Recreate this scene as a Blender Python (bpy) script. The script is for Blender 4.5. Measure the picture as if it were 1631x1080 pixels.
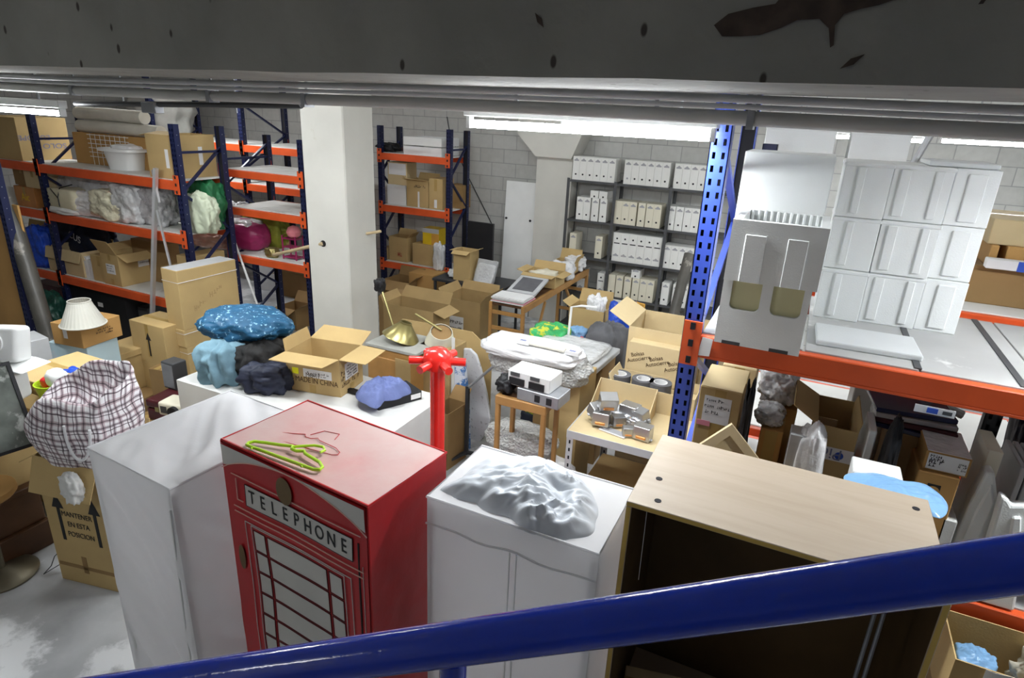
import bpy, bmesh, math, random
from mathutils import Vector, Matrix, noise
for o in list(bpy.data.objects): bpy.data.objects.remove(o)
S = bpy.context.scene
COL = S.collection
PI = math.pi
rad = math.radians
# ------------------------------------------------------------------ camera
EYE = Vector((0, 0, 3.0)); FPX = 994.51; CX, CY = 815.5, 540.0
_p, _r, _y = rad(19.97), rad(2.675), rad(-24.797)
FW = Vector((math.sin(_y)*math.cos(_p), math.cos(_y)*math.cos(_p), -math.sin(_p)))
_rt = Vector((math.cos(_y), -math.sin(_y), 0)); _up = _rt.cross(FW)
RT = _rt*math.cos(_r) + _up*math.sin(_r); UP = _up*math.cos(_r) - _rt*math.sin(_r)
cd = bpy.data.cameras.new('camera'); cam = bpy.data.objects.new('camera', cd); COL.objects.link(cam)
cam.matrix_world = Matrix(((RT.x, UP.x, -FW.x, EYE.x), (RT.y, UP.y, -FW.y, EYE.y), (RT.z, UP.z, -FW.z, EYE.z), (0, 0, 0, 1)))
cd.sensor_fit = 'HORIZONTAL'; cd.sensor_width = 36; cd.lens = FPX/1631*36; cd.clip_start = .05; cd.clip_end = 60
S.camera = cam
def ray(x, y): return FW + RT*((x-CX)/FPX) - UP*((y-CY)/FPX)
def at(x, y, Y):            # survey: photo point -> the point standing at depth Y in the room
    d = ray(x, y); return EYE + d*(Y/d.y)
def on(x, y, z):            # survey: photo point -> the point lying at height z in the room
    d = ray(x, y); return EYE + d*((z-EYE.z)/d.z)
# ------------------------------------------------------------------ world, exposure
W = bpy.data.worlds.new('world'); S.world = W; W.use_nodes = True
W.node_tree.nodes['Background'].inputs[0].default_value = (.9, .95, 1, 1)
W.node_tree.nodes['Background'].inputs[1].default_value = .05
S.view_settings.view_transform = 'Standard'; S.view_settings.look = 'None'
S.view_settings.exposure = 0.46; S.view_settings.gamma = 1.0; S.view_settings.use_curve_mapping = False
TUBE_W = 15.0               # watts per metre of each fluorescent tube
# ------------------------------------------------------------------ materials
MATS = {}; DIM = {}
def mat(name, col, rough=.6, metal=0, var=.12, scale=6, bump=0, bscale=40, spec=.4, coat=0, alpha=1, trans=0, sub=0, dark=None, dth=.62, dscale=3, voro=False, transl=0, dw=.06):
    if name in MATS: return MATS[name]
    m = bpy.data.materials.new(name); m.use_nodes = True; MATS[name] = m
    nt = m.node_tree; N = nt.nodes; L = nt.links; b = N['Principled BSDF']
    b.inputs['Roughness'].default_value = rough; b.inputs['Metallic'].default_value = metal
    b.inputs['Specular IOR Level'].default_value = spec; b.inputs['Coat Weight'].default_value = coat
    b.inputs['Alpha'].default_value = alpha; b.inputs['Transmission Weight'].default_value = trans
    tc = N.new('ShaderNodeTexCoord')
    n1 = N.new('ShaderNodeTexNoise'); n1.inputs['Scale'].default_value = scale; n1.inputs['Detail'].default_value = 5
    L.new(tc.outputs['Object'], n1.inputs['Vector'])
    r = N.new('ShaderNodeValToRGB'); r.color_ramp.elements[0].position = .3; r.color_ramp.elements[1].position = .7
    c = Vector(col)
    r.color_ramp.elements[0].color = (*[max(0, x*(1-var)) for x in c], 1); r.color_ramp.elements[1].color = (*[min(1, x*(1+var*.6)) for x in c], 1)
    L.new(n1.outputs['Fac'], r.inputs['Fac']); out = r.outputs['Color']
    if dark is not None:
        n2 = N.new('ShaderNodeTexNoise'); n2.inputs['Scale'].default_value = dscale; n2.inputs['Detail'].default_value = 8; n2.inputs['Roughness'].default_value = .65
        L.new(tc.outputs['Object'], n2.inputs['Vector'])
        r2 = N.new('ShaderNodeValToRGB'); r2.color_ramp.elements[0].position = dth; r2.color_ramp.elements[1].position = dth+dw
        L.new(n2.outputs['Fac'], r2.inputs['Fac'])
        mx = N.new('ShaderNodeMixRGB'); L.new(r2.outputs['Color'], mx.inputs[0]); L.new(out, mx.inputs[1]); mx.inputs[2].default_value = (*dark, 1); out = mx.outputs[0]
    L.new(out, b.inputs['Base Color'])
    if bump:
        if voro:
            t = N.new('ShaderNodeTexVoronoi'); t.inputs['Scale'].default_value = bscale; f = t.outputs['Distance']
        else:
            t = N.new('ShaderNodeTexNoise'); t.inputs['Scale'].default_value = bscale; t.inputs['Detail'].default_value = 4; f = t.outputs['Fac']
        L.new(tc.outputs['Object'], t.inputs['Vector'])
        bp = N.new('ShaderNodeBump'); bp.inputs['Strength'].default_value = bump; bp.inputs['Distance'].default_value = .02
        L.new(f, bp.inputs['Height']); L.new(bp.outputs['Normal'], b.inputs['Normal'])
    if transl:
        tb = N.new('ShaderNodeBsdfTranslucent'); L.new(out, tb.inputs['Color'])
        ms = N.new('ShaderNodeMixShader'); ms.inputs[0].default_value = transl
        L.new(b.outputs[0], ms.inputs[1]); L.new(tb.outputs[0], ms.inputs[2]); L.new(ms.outputs[0], N['Material Output'].inputs['Surface'])
    return m
def emit(name, col, s):
    m = bpy.data.materials.new(name); m.use_nodes = True; nt = m.node_tree
    e = nt.nodes.new('ShaderNodeEmission'); e.inputs[0].default_value = (*col, 1); e.inputs[1].default_value = s
    nt.links.new(e.outputs[0], nt.nodes['Material Output'].inputs['Surface']); MATS[name] = m; return m
mat('card', (.52, .37, .165), .85, bump=.08, bscale=120, scale=3, var=.1)
mat('card_pale', (.62, .49, .28), .85, bump=.08, bscale=120, scale=3, var=.1)
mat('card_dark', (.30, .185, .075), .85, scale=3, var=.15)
mat('card_orange', (.48, .27, .09), .85, scale=3, var=.1)
mat('card_in', (.42, .29, .13), .9, scale=4, var=.12)
mat('tape', (.42, .28, .09), .35, scale=9, var=.1)
mat('paper', (.80, .80, .80), .7, var=.04)
mat('ink', (.02, .02, .022), .7, var=0)
mat('ink_brown', (.10, .06, .03), .8, var=0)
mat('ink_blue', (.03, .09, .5), .6, var=0)
mat('ink_slate', (.2, .22, .36), .7, var=0)
mat('orange_steel', (.72, .10, .022), .45, var=.1, scale=5, dark=(.45, .07, .02), dth=.66)
mat('blue_steel', (.010, .015, .06), .4, var=.15, scale=5)  # rack blue darkened for the posts standing in shadow
mat('blue_lit', (.045, .085, .44), .4, var=.1, scale=5)  # same rack blue with the near tube's light put into the colour
mat('deck_white', (.72, .72, .69), .6, var=.1, scale=2, dark=(.5, .5, .48), dth=.6, dscale=1.5)
mat('deck_grey', (.50, .50, .49), .45, var=.18, scale=1.6, dark=(.78, .78, .76), dth=.56, dscale=2.2)
mat('galv', (.36, .37, .39), .4, metal=.6, var=.2, scale=7)
mat('slot_dark', (.01, .01, .014), .8, var=0)
mat('black', (.012, .012, .014), .5, var=.2)
mat('black_steel', (.03, .032, .036), .45, var=.2)
mat('steel_dark', (.07, .072, .076), .5, var=.2, scale=4)
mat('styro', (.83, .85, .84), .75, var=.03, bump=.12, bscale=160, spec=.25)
mat('styro_grey', (.72, .74, .74), .75, var=.03, bump=.12, bscale=160)  # slightly greyer foam tone for loose flat sheets
mat('cream', (.66, .63, .38), .7, var=.05)
mat('white_plastic', (.80, .81, .80), .35, var=.03)
mat('ivory', (.72, .68, .55), .45, var=.05)
mat('file_white', (.78, .78, .75), .65, var=.05, scale=3)
mat('file_cream', (.72, .68, .55), .65, var=.05, scale=3)
mat('file_grey', (.35, .35, .37), .7, var=0)
mat('column_paint', (.62, .61, .56), .75, var=.08, scale=1.8, bump=.15, bscale=9, dark=(.52, .49, .42), dth=.68, dscale=2.2)
mat('wood', (.42, .22, .07), .5, var=.2, scale=5)
mat('wood_pale', (.60, .47, .28), .55, var=.12, scale=5)
mat('wood_dark', (.10, .045, .02), .5, var=.3, scale=5)
mat('red_gloss', (.80, .03, .022), .22, var=.05, coat=.5)
mat('red_cloth', (.42, .012, .016), .35, var=.2, scale=3, bump=.25, bscale=5)
mat('red_print', (.50, .014, .018), .35, var=.12, scale=4)
mat('print_white', (.62, .60, .56), .5, var=.08, scale=4, bump=.2, bscale=6)
mat('print_black', (.02, .02, .02), .5, var=0)
mat('print_gold', (.16, .10, .035), .5, var=.1)
mat('print_line', (.75, .45, .38), .5, var=0)
mat('pink_top', (.60, .33, .31), .5, var=.12, scale=2.6, bump=.1, bscale=4, dark=(.58, .48, .45), dth=.38, dscale=1.8, dw=.35)  # red fabric top, its dust and gloss mixed into the pink
mat('white_cloth', (.86, .86, .87), .8, var=.03, scale=2, transl=.45, spec=.15)
mat('sheet', (.70, .70, .68), .85, var=.06, scale=3, spec=.15)
mat('tarp', (.56, .59, .63), .38, var=.08, scale=4)
mat('blue_gloss', (.003, .038, .52), .14, var=.1, scale=9, coat=.4, bump=.05, bscale=60)
mat('lime', (.46, .72, .03), .3, var=.04)
mat('bubble', (.62, .62, .60), .22, var=.2, scale=5, bump=.8, bscale=55, voro=True, alpha=.8)
mat('film', (.74, .75, .76), .12, var=.2, scale=5, bump=1.0, bscale=16, alpha=.85, spec=.7)
mat('film_white', (.82, .82, .83), .22, var=.08, scale=4, bump=.7, bscale=13)
mat('film_pink', (.68, .50, .45), .18, var=.2, scale=6, bump=.7, bscale=10)
mat('film_cream', (.76, .73, .55), .15, var=.12, scale=5, bump=1.0, bscale=15, spec=.7)
mat('film_blue', (.22, .42, .68), .25, var=.12, scale=5, bump=.5, bscale=10)
mat('film_grey', (.46, .46, .47), .12, var=.5, scale=9, bump=1.0, bscale=15, spec=.7)
mat('cream_fabric', (.62, .58, .42), .8, var=.08)
mat('blue_bag', (.02, .08, .55), .35, var=.3, scale=7, bump=.5, bscale=9)
mat('navy', (.02, .025, .05), .6, var=.3, scale=6, bump=.3, bscale=10)
mat('navy_film', (.03, .035, .09), .2, var=.3, scale=6)
mat('light_blue_cloth', (.19, .33, .41), .85, var=.15, scale=6, bump=.5, bscale=12)
mat('black_cloth', (.025, .024, .024), .85, var=.3, scale=6, bump=.6, bscale=14)
mat('grey_cloth', (.12, .12, .13), .85, var=.2, scale=6)
mat('sequin_blue', (.014, .10, .21), .5, var=.2, scale=8, dark=(.35, .62, .80), dth=.575, dscale=32)
mat('blue_cloth', (.15, .19, .40), .9, var=.15, scale=6, bump=.2, bscale=90)
mat('brass', (.36, .31, .13), .3, metal=.8, var=.1)
mat('brass_dark', (.20, .18, .13), .4, metal=.7, var=.15)
mat('steel', (.45, .45, .45), .3, metal=.8, var=.15)
mat('alu', (.62, .63, .65), .35, metal=.5, var=.1)
mat('ceiling_paint', (.82, .82, .80), .85, var=.04)
mat('grey_pipe', (.20, .19, .175), .5, var=.3, scale=5, dark=(.35, .34, .32), dth=.6)
mat('roll_film', (.075, .07, .06), .4, var=.35, scale=4, dark=(.26, .24, .21), dth=.6, dscale=4, bump=.3, bscale=7)
mat('pvc', (.50, .50, .48), .45, var=.15, scale=3)
mat('grey_paint', (.50, .51, .52), .5, var=.1)
mat('lamp_fabric', (.76, .75, .68), .85, var=.05, transl=.3)
mat('ice_blue', (.56, .72, .78), .6, var=.08, scale=3, dark=(.70, .72, .78), dth=.6)
mat('maroon', (.07, .012, .016), .4, var=.3)
mat('dark_green', (.012, .07, .05), .35, var=.5, scale=9, bump=.6, bscale=9)
mat('green', (.02, .16, .06), .5, var=.2)
mat('pale_green', (.60, .66, .50), .4, var=.1)
mat('magenta', (.30, .02, .10), .3, var=.15)
mat('pink', (.70, .22, .26), .4, var=.1)
mat('yellow', (.80, .55, .02), .4, var=.1)
mat('yellow_flat', (.85, .82, .02), .6, var=.05)
mat('olive', (.22, .23, .02), .6, var=.2)
mat('red_plastic', (.70, .03, .03), .35, var=.1)
mat('grey_foam', (.40, .40, .37), .9, var=.15, scale=5, bump=.3, bscale=12)
mat('foam_cream', (.66, .63, .55), .9, var=.08)
mat('sky_steel', (.30, .42, .66), .35, var=.1)
mat('peach', (.70, .36, .06), .6, var=.1)
mat('pink_flat', (.80, .30, .38), .6, var=.05)
mat('copper', (.62, .28, .09), .35, metal=.4, var=.15)
mat('glass_grey', (.17, .19, .17), .12, var=.6, scale=5, dark=(.45, .47, .44), dth=.55, dscale=4)
mat('iron_cloth', (.66, .67, .70), .85, var=.04, scale=6, dark=(.36, .36, .38), dth=.58, dscale=26)
mat('floral', (.68, .72, .80), .8, var=.05, scale=6, dark=(.06, .17, .42), dth=.50, dscale=13)
mat('green_print', (.04, .40, .12), .5, var=.3, scale=9, dark=(.62, .62, .04), dth=.52, dscale=16)
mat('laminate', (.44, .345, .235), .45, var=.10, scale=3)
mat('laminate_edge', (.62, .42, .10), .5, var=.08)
mat('laminate_shaded', (.10, .055, .018), .7, var=.2)  # laminate darkened, the wardrobe's interior shade put into the colour
def dust_wood():
    m = bpy.data.materials.new('laminate_dusty'); m.use_nodes = True; nt = m.node_tree; N = nt.nodes; L = nt.links; b = N['Principled BSDF']
    tc = N.new('ShaderNodeTexCoord'); mp = N.new('ShaderNodeMapping'); mp.inputs['Scale'].default_value = (2.2, 22, 10); L.new(tc.outputs['Object'], mp.inputs['Vector'])
    n = N.new('ShaderNodeTexNoise'); n.inputs['Scale'].default_value = 1.2; n.inputs['Detail'].default_value = 6; L.new(mp.outputs[0], n.inputs['Vector'])
    r = N.new('ShaderNodeValToRGB'); r.color_ramp.elements[0].position = .3; r.color_ramp.elements[1].position = .6
    r.color_ramp.elements[0].color = (.40, .325, .24, 1); r.color_ramp.elements[1].color = (.44, .365, .28, 1)
    L.new(n.outputs['Fac'], r.inputs['Fac']); L.new(r.outputs[0], b.inputs['Base Color']); b.inputs['Roughness'].default_value = .5
    MATS['laminate_dusty'] = m
dust_wood()
def blockwork():
    m = bpy.data.materials.new('blockwork'); m.use_nodes = True; nt = m.node_tree; N = nt.nodes; L = nt.links; b = N['Principled BSDF']
    tc = N.new('ShaderNodeTexCoord'); sp = N.new('ShaderNodeSeparateXYZ'); L.new(tc.outputs['Object'], sp.inputs[0])
    ad = N.new('ShaderNodeMath'); ad.operation = 'ADD'; L.new(sp.outputs[0], ad.inputs[0]); L.new(sp.outputs[1], ad.inputs[1])
    cb = N.new('ShaderNodeCombineXYZ'); L.new(ad.outputs[0], cb.inputs[0]); L.new(sp.outputs[2], cb.inputs[1])
    br = N.new('ShaderNodeTexBrick'); L.new(cb.outputs[0], br.inputs['Vector']); br.inputs['Scale'].default_value = 1
    br.inputs['Brick Width'].default_value = .41; br.inputs['Row Height'].default_value = .205; br.inputs['Mortar Size'].default_value = .006
    br.inputs['Color1'].default_value = (.60, .60, .57, 1); br.inputs['Color2'].default_value = (.54, .54, .51, 1); br.inputs['Mortar'].default_value = (.38, .38, .37, 1)
    n = N.new('ShaderNodeTexNoise'); n.inputs['Scale'].default_value = 14; L.new(tc.outputs['Object'], n.inputs['Vector'])
    mx = N.new('ShaderNodeMixRGB'); mx.blend_type = 'MULTIPLY'; mx.inputs[0].default_value = .2; L.new(br.outputs[0], mx.inputs[1]); L.new(n.outputs['Fac'], mx.inputs[2])
    L.new(mx.outputs[0], b.inputs['Base Color']); b.inputs['Roughness'].default_value = .85
    bp = N.new('ShaderNodeBump'); bp.inputs['Strength'].default_value = .35; bp.inputs['Distance'].default_value = .01; bp.invert = True
    L.new(br.outputs['Fac'], bp.inputs['Height']); L.new(bp.outputs[0], b.inputs['Normal']); MATS['blockwork'] = m
blockwork()
def floor_mat():
    m = mat('floor_concrete', (.42, .43, .44), .4, var=.28, scale=2.6, dark=(.70, .71, .72), dth=.51, dscale=1.4, bump=.05, bscale=20)
floor_mat()
def beam_mat():
    m = mat('beam_concrete', (.29, .285, .26), .85, var=.22, scale=2.4, bump=.3, bscale=18)
    nt = m.node_tree; N = nt.nodes; L = nt.links; b = N['Principled BSDF']; src = b.inputs['Base Color'].links[0].from_socket
    tc = N.new('ShaderNodeTexCoord'); mp = N.new('ShaderNodeMapping'); mp.inputs['Scale'].default_value = (1.3, 1, .7); mp.inputs['Location'].default_value = (2.2, 0, .3); L.new(tc.outputs['Object'], mp.inputs[0])
    v = N.new('ShaderNodeTexVoronoi'); v.inputs['Scale'].default_value = 9; v.inputs['Randomness'].default_value = 1; L.new(mp.outputs[0], v.inputs['Vector'])
    lt = N.new('ShaderNodeValToRGB'); lt.color_ramp.elements[0].position = .08; lt.color_ramp.elements[0].color = (1, 1, 1, 1); lt.color_ramp.elements[1].position = .12; lt.color_ramp.elements[1].color = (0, 0, 0, 1)
    L.new(v.outputs['Distance'], lt.inputs[0])
    mx = N.new('ShaderNodeMixRGB'); L.new(lt.outputs[0], mx.inputs[0]); L.new(src, mx.inputs[1]); mx.inputs[2].default_value = (.06, .05, .045, 1)
    L.new(mx.outputs[0], b.inputs['Base Color'])
beam_mat()
def plaid():
    m = bpy.data.materials.new('plaid'); m.use_nodes = True; nt = m.node_tree; N = nt.nodes; L = nt.links; b = N['Principled BSDF']
    tc = N.new('ShaderNodeTexCoord'); sp = N.new('ShaderNodeSeparateXYZ')
    nz = N.new('ShaderNodeTexNoise'); nz.inputs['Scale'].default_value = 5; L.new(tc.outputs['Object'], nz.inputs['Vector'])
    va = N.new('ShaderNodeVectorMath'); va.operation = 'MULTIPLY_ADD'; L.new(nz.outputs['Color'], va.inputs[0]); va.inputs[1].default_value = (.07, .07, .07); L.new(tc.outputs['Object'], va.inputs[2])
    L.new(va.outputs[0], sp.inputs[0])
    ad = N.new('ShaderNodeMath'); ad.operation = 'MULTIPLY_ADD'; L.new(sp.outputs[1], ad.inputs[0]); ad.inputs[1].default_value = .8; L.new(sp.outputs[0], ad.inputs[2])
    def stripe(sock, per, stops):
        mu = N.new('ShaderNodeMath'); mu.operation = 'MULTIPLY'; L.new(sock, mu.inputs[0]); mu.inputs[1].default_value = 1/per
        fr = N.new('ShaderNodeMath'); fr.operation = 'FRACT'; L.new(mu.outputs[0], fr.inputs[0])
        r = N.new('ShaderNodeValToRGB'); r.color_ramp.interpolation = 'CONSTANT'
        for i, (p, c) in enumerate(stops):
            e = r.color_ramp.elements[i] if i < 2 else r.color_ramp.elements.new(p)
            e.position = p; e.color = (*c, 1)
        L.new(fr.outputs[0], r.inputs[0]); return r.outputs[0]
    w = (1, 1, 1); k = (.22, .18, .20); g = (.66, .62, .64); p = (.68, .58, .6)
    st = [(0, w), (.18, k), (.24, w), (.34, g), (.40, k), (.46, g), (.52, w), (.70, p), (.78, k), (.84, p), (.92, w)]
    a = stripe(ad.outputs[0], .105, st); c = stripe(sp.outputs[2], .105, st)
    mx = N.new('ShaderNodeMixRGB'); mx.blend_type = 'MULTIPLY'; mx.inputs[0].default_value = 1; L.new(a, mx.inputs[1]); L.new(c, mx.inputs[2])
    m2 = N.new('ShaderNodeMixRGB'); m2.blend_type = 'MULTIPLY'; m2.inputs[0].default_value = 1; L.new(mx.outputs[0], m2.inputs[1]); m2.inputs[2].default_value = (.92, .89, .91, 1)
    L.new(m2.outputs[0], b.inputs['Base Color']); b.inputs['Roughness'].default_value = .55; MATS['plaid'] = m
plaid()
emit('tube_glow', (.93, .97, 1.0), 55.0)
emit('tube_dim', (.93, .97, 1.0), 24.0)
# ------------------------------------------------------------------ mesh helpers
def link(o, parent=None):
    COL.objects.link(o)
    if parent is not None: o.parent = parent
    return o
def tag(o, label=None, cat=None, group=None, kind=None):
    if label: o['label'] = label
    if cat: o['category'] = cat
    if group: o['group'] = group
    if kind: o['kind'] = kind
    return o
def thing(name, label, cat, loc=(0, 0, 0), yaw=0, group=None):
    o = bpy.data.objects.new(name, None); o.empty_display_size = .1; link(o); o.location = loc; o.rotation_euler = (0, 0, yaw)
    return tag(o, label, cat, group)
class MB:
    def __init__(s): s.v = []; s.f = []; s.m = []
    def add(s, vs, fs, mi=0, M=None):
        n = len(s.v)
        s.v += [tuple(M @ Vector(q)) if M else tuple(q) for q in vs]
        for f in fs: s.f.append(tuple(i+n for i in f)); s.m.append(mi)
        return s
    def box(s, x0, y0, z0, x1, y1, z1, mi=0, M=None):
        return s.add([(x0, y0, z0), (x1, y0, z0), (x1, y1, z0), (x0, y1, z0), (x0, y0, z1), (x1, y0, z1), (x1, y1, z1), (x0, y1, z1)],
              [(0, 3, 2, 1), (4, 5, 6, 7), (0, 1, 5, 4), (1, 2, 6, 5), (2, 3, 7, 6), (3, 0, 4, 7)], mi, M)
    def cbox(s, c, d, mi=0, M=None):
        return s.box(c[0]-d[0]/2, c[1]-d[1]/2, c[2]-d[2]/2, c[0]+d[0]/2, c[1]+d[1]/2, c[2]+d[2]/2, mi, M)
    def bar(s, a, b, w, h, mi=0):            # rectangular bar from a to b
        a = Vector(a); b = Vector(b); d = (b-a).normalized(); u = d.cross(Vector((0, 0, 1)))
        if u.length < 1e-4: u = Vector((1, 0, 0))
        u.normalize(); n = u.cross(d); vs = []
        for p in (a, b):
            for sx, sy in ((-1, -1), (1, -1), (1, 1), (-1, 1)): vs.append(p+u*(sx*w/2)+n*(sy*h/2))
        return s.add(vs, [(0, 1, 2, 3), (7, 6, 5, 4), (0, 4, 5, 1), (1, 5, 6, 2), (2, 6, 7, 3), (3, 7, 4, 0)], mi)
    def tube(s, pts, r, n=8, mi=0, closed=False, caps=True):
        pts = [Vector(p) for p in pts]; k = len(pts); rs = r if isinstance(r, (list, tuple)) else [r]*k; vs = []; u = None
        for i, p in enumerate(pts):
            a = pts[i-1] if i or closed else p; b = pts[(i+1) % k] if i < k-1 or closed else p
            d = (b-a).normalized()
            if u is None:
                u = d.cross(Vector((0, 0, 1)))
                if u.length < 1e-3: u = d.cross(Vector((1, 0, 0)))
            u = (u-d*u.dot(d)); u.normalize(); w = d.cross(u)
            for j in range(n):
                t = 2*PI*j/n; vs.append(p+(u*math.cos(t)+w*math.sin(t))*rs[i])
        fs = []
        for i in range(k if closed else k-1):
            for j in range(n):
                a = i*n+j; b = i*n+(j+1) % n; c = ((i+1) % k)*n+(j+1) % n; d = ((i+1) % k)*n+j; fs.append((a, b, c, d))
        if caps and not closed: fs += [tuple(range(n-1, -1, -1)), tuple((k-1)*n+j for j in range(n))]
        return s.add(vs, fs, mi)
    def lathe(s, prof, n=24, mi=0, M=None):
        vs = []; fs = []
        for r, z in prof:
            for j in range(n): t = 2*PI*j/n; vs.append((r*math.cos(t), r*math.sin(t), z))
        for i in range(len(prof)-1):
            for j in range(n): fs.append((i*n+j, i*n+(j+1) % n, (i+1)*n+(j+1) % n, (i+1)*n+j))
        fs.append(tuple(range(n-1, -1, -1))); fs.append(tuple((len(prof)-1)*n+j for j in range(n)))
        return s.add(vs, fs, mi, M)
    def prism(s, poly, t, mi=0, M=None):     # poly in local xz, thickness t along +y
        n = len(poly); vs = [(x, 0, z) for x, z in poly]+[(x, t, z) for x, z in poly]
        fs = [tuple(range(n)), tuple(range(2*n-1, n-1, -1))]+[(i, i+n, (i+1) % n+n, (i+1) % n) for i in range(n)]
        return s.add(vs, fs, mi, M)
    def grid(s, fn, nu, nv, mi=0):
        vs = [fn(i/nu, j/nv) for j in range(nv+1) for i in range(nu+1)]; w = nu+1
        return s.add(vs, [(j*w+i, j*w+i+1, (j+1)*w+i+1, (j+1)*w+i) for j in range(nv) for i in range(nu)], mi)
    def build(s, name, mats, parent=None, bevel=0, seg=1, smooth=False, solid=0, sub=0, loc=None, ang=40):
        me = bpy.data.meshes.new(name); me.from_pydata(s.v, [], s.f)
        for m in (mats if isinstance(mats, (list, tuple)) else [mats]): me.materials.append(MATS[m])
        for p, mi in zip(me.polygons, s.m): p.material_index = mi
        bm = bmesh.new(); bm.from_mesh(me); bmesh.ops.recalc_face_normals(bm, faces=bm.faces)
        if bevel: bmesh.ops.bevel(bm, geom=list(bm.edges), offset=bevel, segments=seg, affect='EDGES', clamp_overlap=True, profile=.5)
        bm.to_mesh(me); bm.free()
        if smooth:
            me.polygons.foreach_set('use_smooth', [True]*len(me.polygons)); me.set_sharp_from_angle(angle=rad(ang))
        o = bpy.data.objects.new(name, me); link(o, parent)
        if loc is not None: o.location = loc
        if solid: md = o.modifiers.new('thickness', 'SOLIDIFY'); md.thickness = solid; md.offset = 0
        if sub: md = o.modifiers.new('subdivision', 'SUBSURF'); md.levels = sub; md.render_levels = sub
        return o
def struct(name, mb, m, **k): return tag(mb.build(name, m, **k), kind='structure')
def lump(name, m, parent, size, seed=0, amp=.22, freq=2.2, sub=4, box=.5, ridge=.5, loc=(0, 0, 0), flat=True, vf=None):
    """crumpled soft volume, base on z=0: bags, clothes, wrapped goods"""
    bm = bmesh.new(); bmesh.ops.create_icosphere(bm, subdivisions=sub, radius=1); off = Vector((seed*7.31, seed*3.17, seed*1.73))
    for v in bm.verts:
        p = v.co.normalized(); e = 1-box*.75
        q = Vector([math.copysign(abs(c)**e, c) for c in p]); q = q.normalized()*(.62*q.length+.38*1) if box else p
        mx = max(abs(p.x), abs(p.y), abs(p.z)); q = p*((1-box)+box/mx*.82)
        n = noise.noise(p*freq+off)*amp+(ridge*amp*.7)*(1-2*abs(noise.noise(p*freq*2.3+off*2)))*.5+amp*.35*(.5-abs(noise.noise(p*freq*4.4+off)))+amp*.18*noise.noise(p*freq*8+off)
        if vf: n += vf[1]*math.sin(vf[0]*math.atan2(p.y, p.x)+4*noise.noise(p*1.5+off)+p.z*1.2)*(1-.6*max(0, p.z))
        q = q*(1+n); v.co = Vector((q.x*size[0]/2, q.y*size[1]/2, q.z*size[2]/2))
    zs = min(v.co.z for v in bm.verts)
    for v in bm.verts:
        z = v.co.z-zs
        if flat: z = max(z-size[2]*.10, 0)
        v.co.z = z
    me = bpy.data.meshes.new(name); bm.to_mesh(me); bm.free(); me.materials.append(MATS[m])
    me.polygons.foreach_set('use_smooth', [True]*len(me.polygons))
    o = bpy.data.objects.new(name, me); link(o, parent); o.location = loc; return o
def soft(name, m, label, cat, loc, size, yaw=0, group=None, **k):
    o = lump(name, m, None, size, **k); o.location = loc; o.rotation_euler = (0, 0, yaw); return tag(o, label, cat, group)
# faces of a w x d x h box whose origin is its front left bottom corner
def face(dims, f, off=.0015):
    w, d, h = dims
    if f == 'f': return Matrix(((1, 0, 0, 0), (0, 0, 1, -off), (0, 1, 0, 0), (0, 0, 0, 1)))
    if f == 'r': return Matrix(((0, 0, 1, w+off), (1, 0, 0, 0), (0, 1, 0, 0), (0, 0, 0, 1)))
    if f == 'l': return Matrix(((0, 0, 1, -off), (-1, 0, 0, d), (0, 1, 0, 0), (0, 0, 0, 1)))
    if f == 't': return Matrix(((1, 0, 0, 0), (0, 1, 0, 0), (0, 0, 1, h+off), (0, 0, 0, 1)))
def pan(parent, dims, f, u0, v0, u1, v1, m, name='paper_label', t=.0015, off=.0004):
    mb = MB(); M = face(dims, f, off)
    if f in ('f',): mb.box(u0, v0, -t, u1, v1, 0, 0, M)
    else: mb.box(u0, v0, 0, u1, v1, t, 0, M)
    return mb.build(name, m, parent)
def text(parent, s, M, size, m, name='lettering', align='CENTER', sx=1.0, t=.0006, space=1.0):
    cu = bpy.data.curves.new('t', 'FONT'); cu.body = s; cu.size = size; cu.align_x = align; cu.align_y = 'CENTER'; cu.extrude = t; cu.space_line = .9*space
    ob = bpy.data.objects.new('t', cu); COL.objects.link(ob)
    dg = bpy.context.evaluated_depsgraph_get(); me = bpy.data.meshes.new_from_object(ob.evaluated_get(dg)); bpy.data.objects.remove(ob); bpy.data.curves.remove(cu)
    me.materials.clear(); me.materials.append(MATS[m]); me.transform(M @ Matrix.Diagonal((sx, 1, 1, 1))); me.name = name
    o = bpy.data.objects.new(name, me); link(o, parent); return o
def ftext(parent, dims, f, u, v, s, size, m='ink', rot=0, off=.002, **k):
    M = face(dims, f, off)
    if f == 'f': M = Matrix(((1, 0, 0, 0), (0, 0, -1, -off), (0, 1, 0, 0), (0, 0, 0, 1)))
    return text(parent, s, M @ Matrix.Translation((u, v, 0)) @ Matrix.Rotation(rot, 4, 'Z'), size, m, **k)
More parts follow.
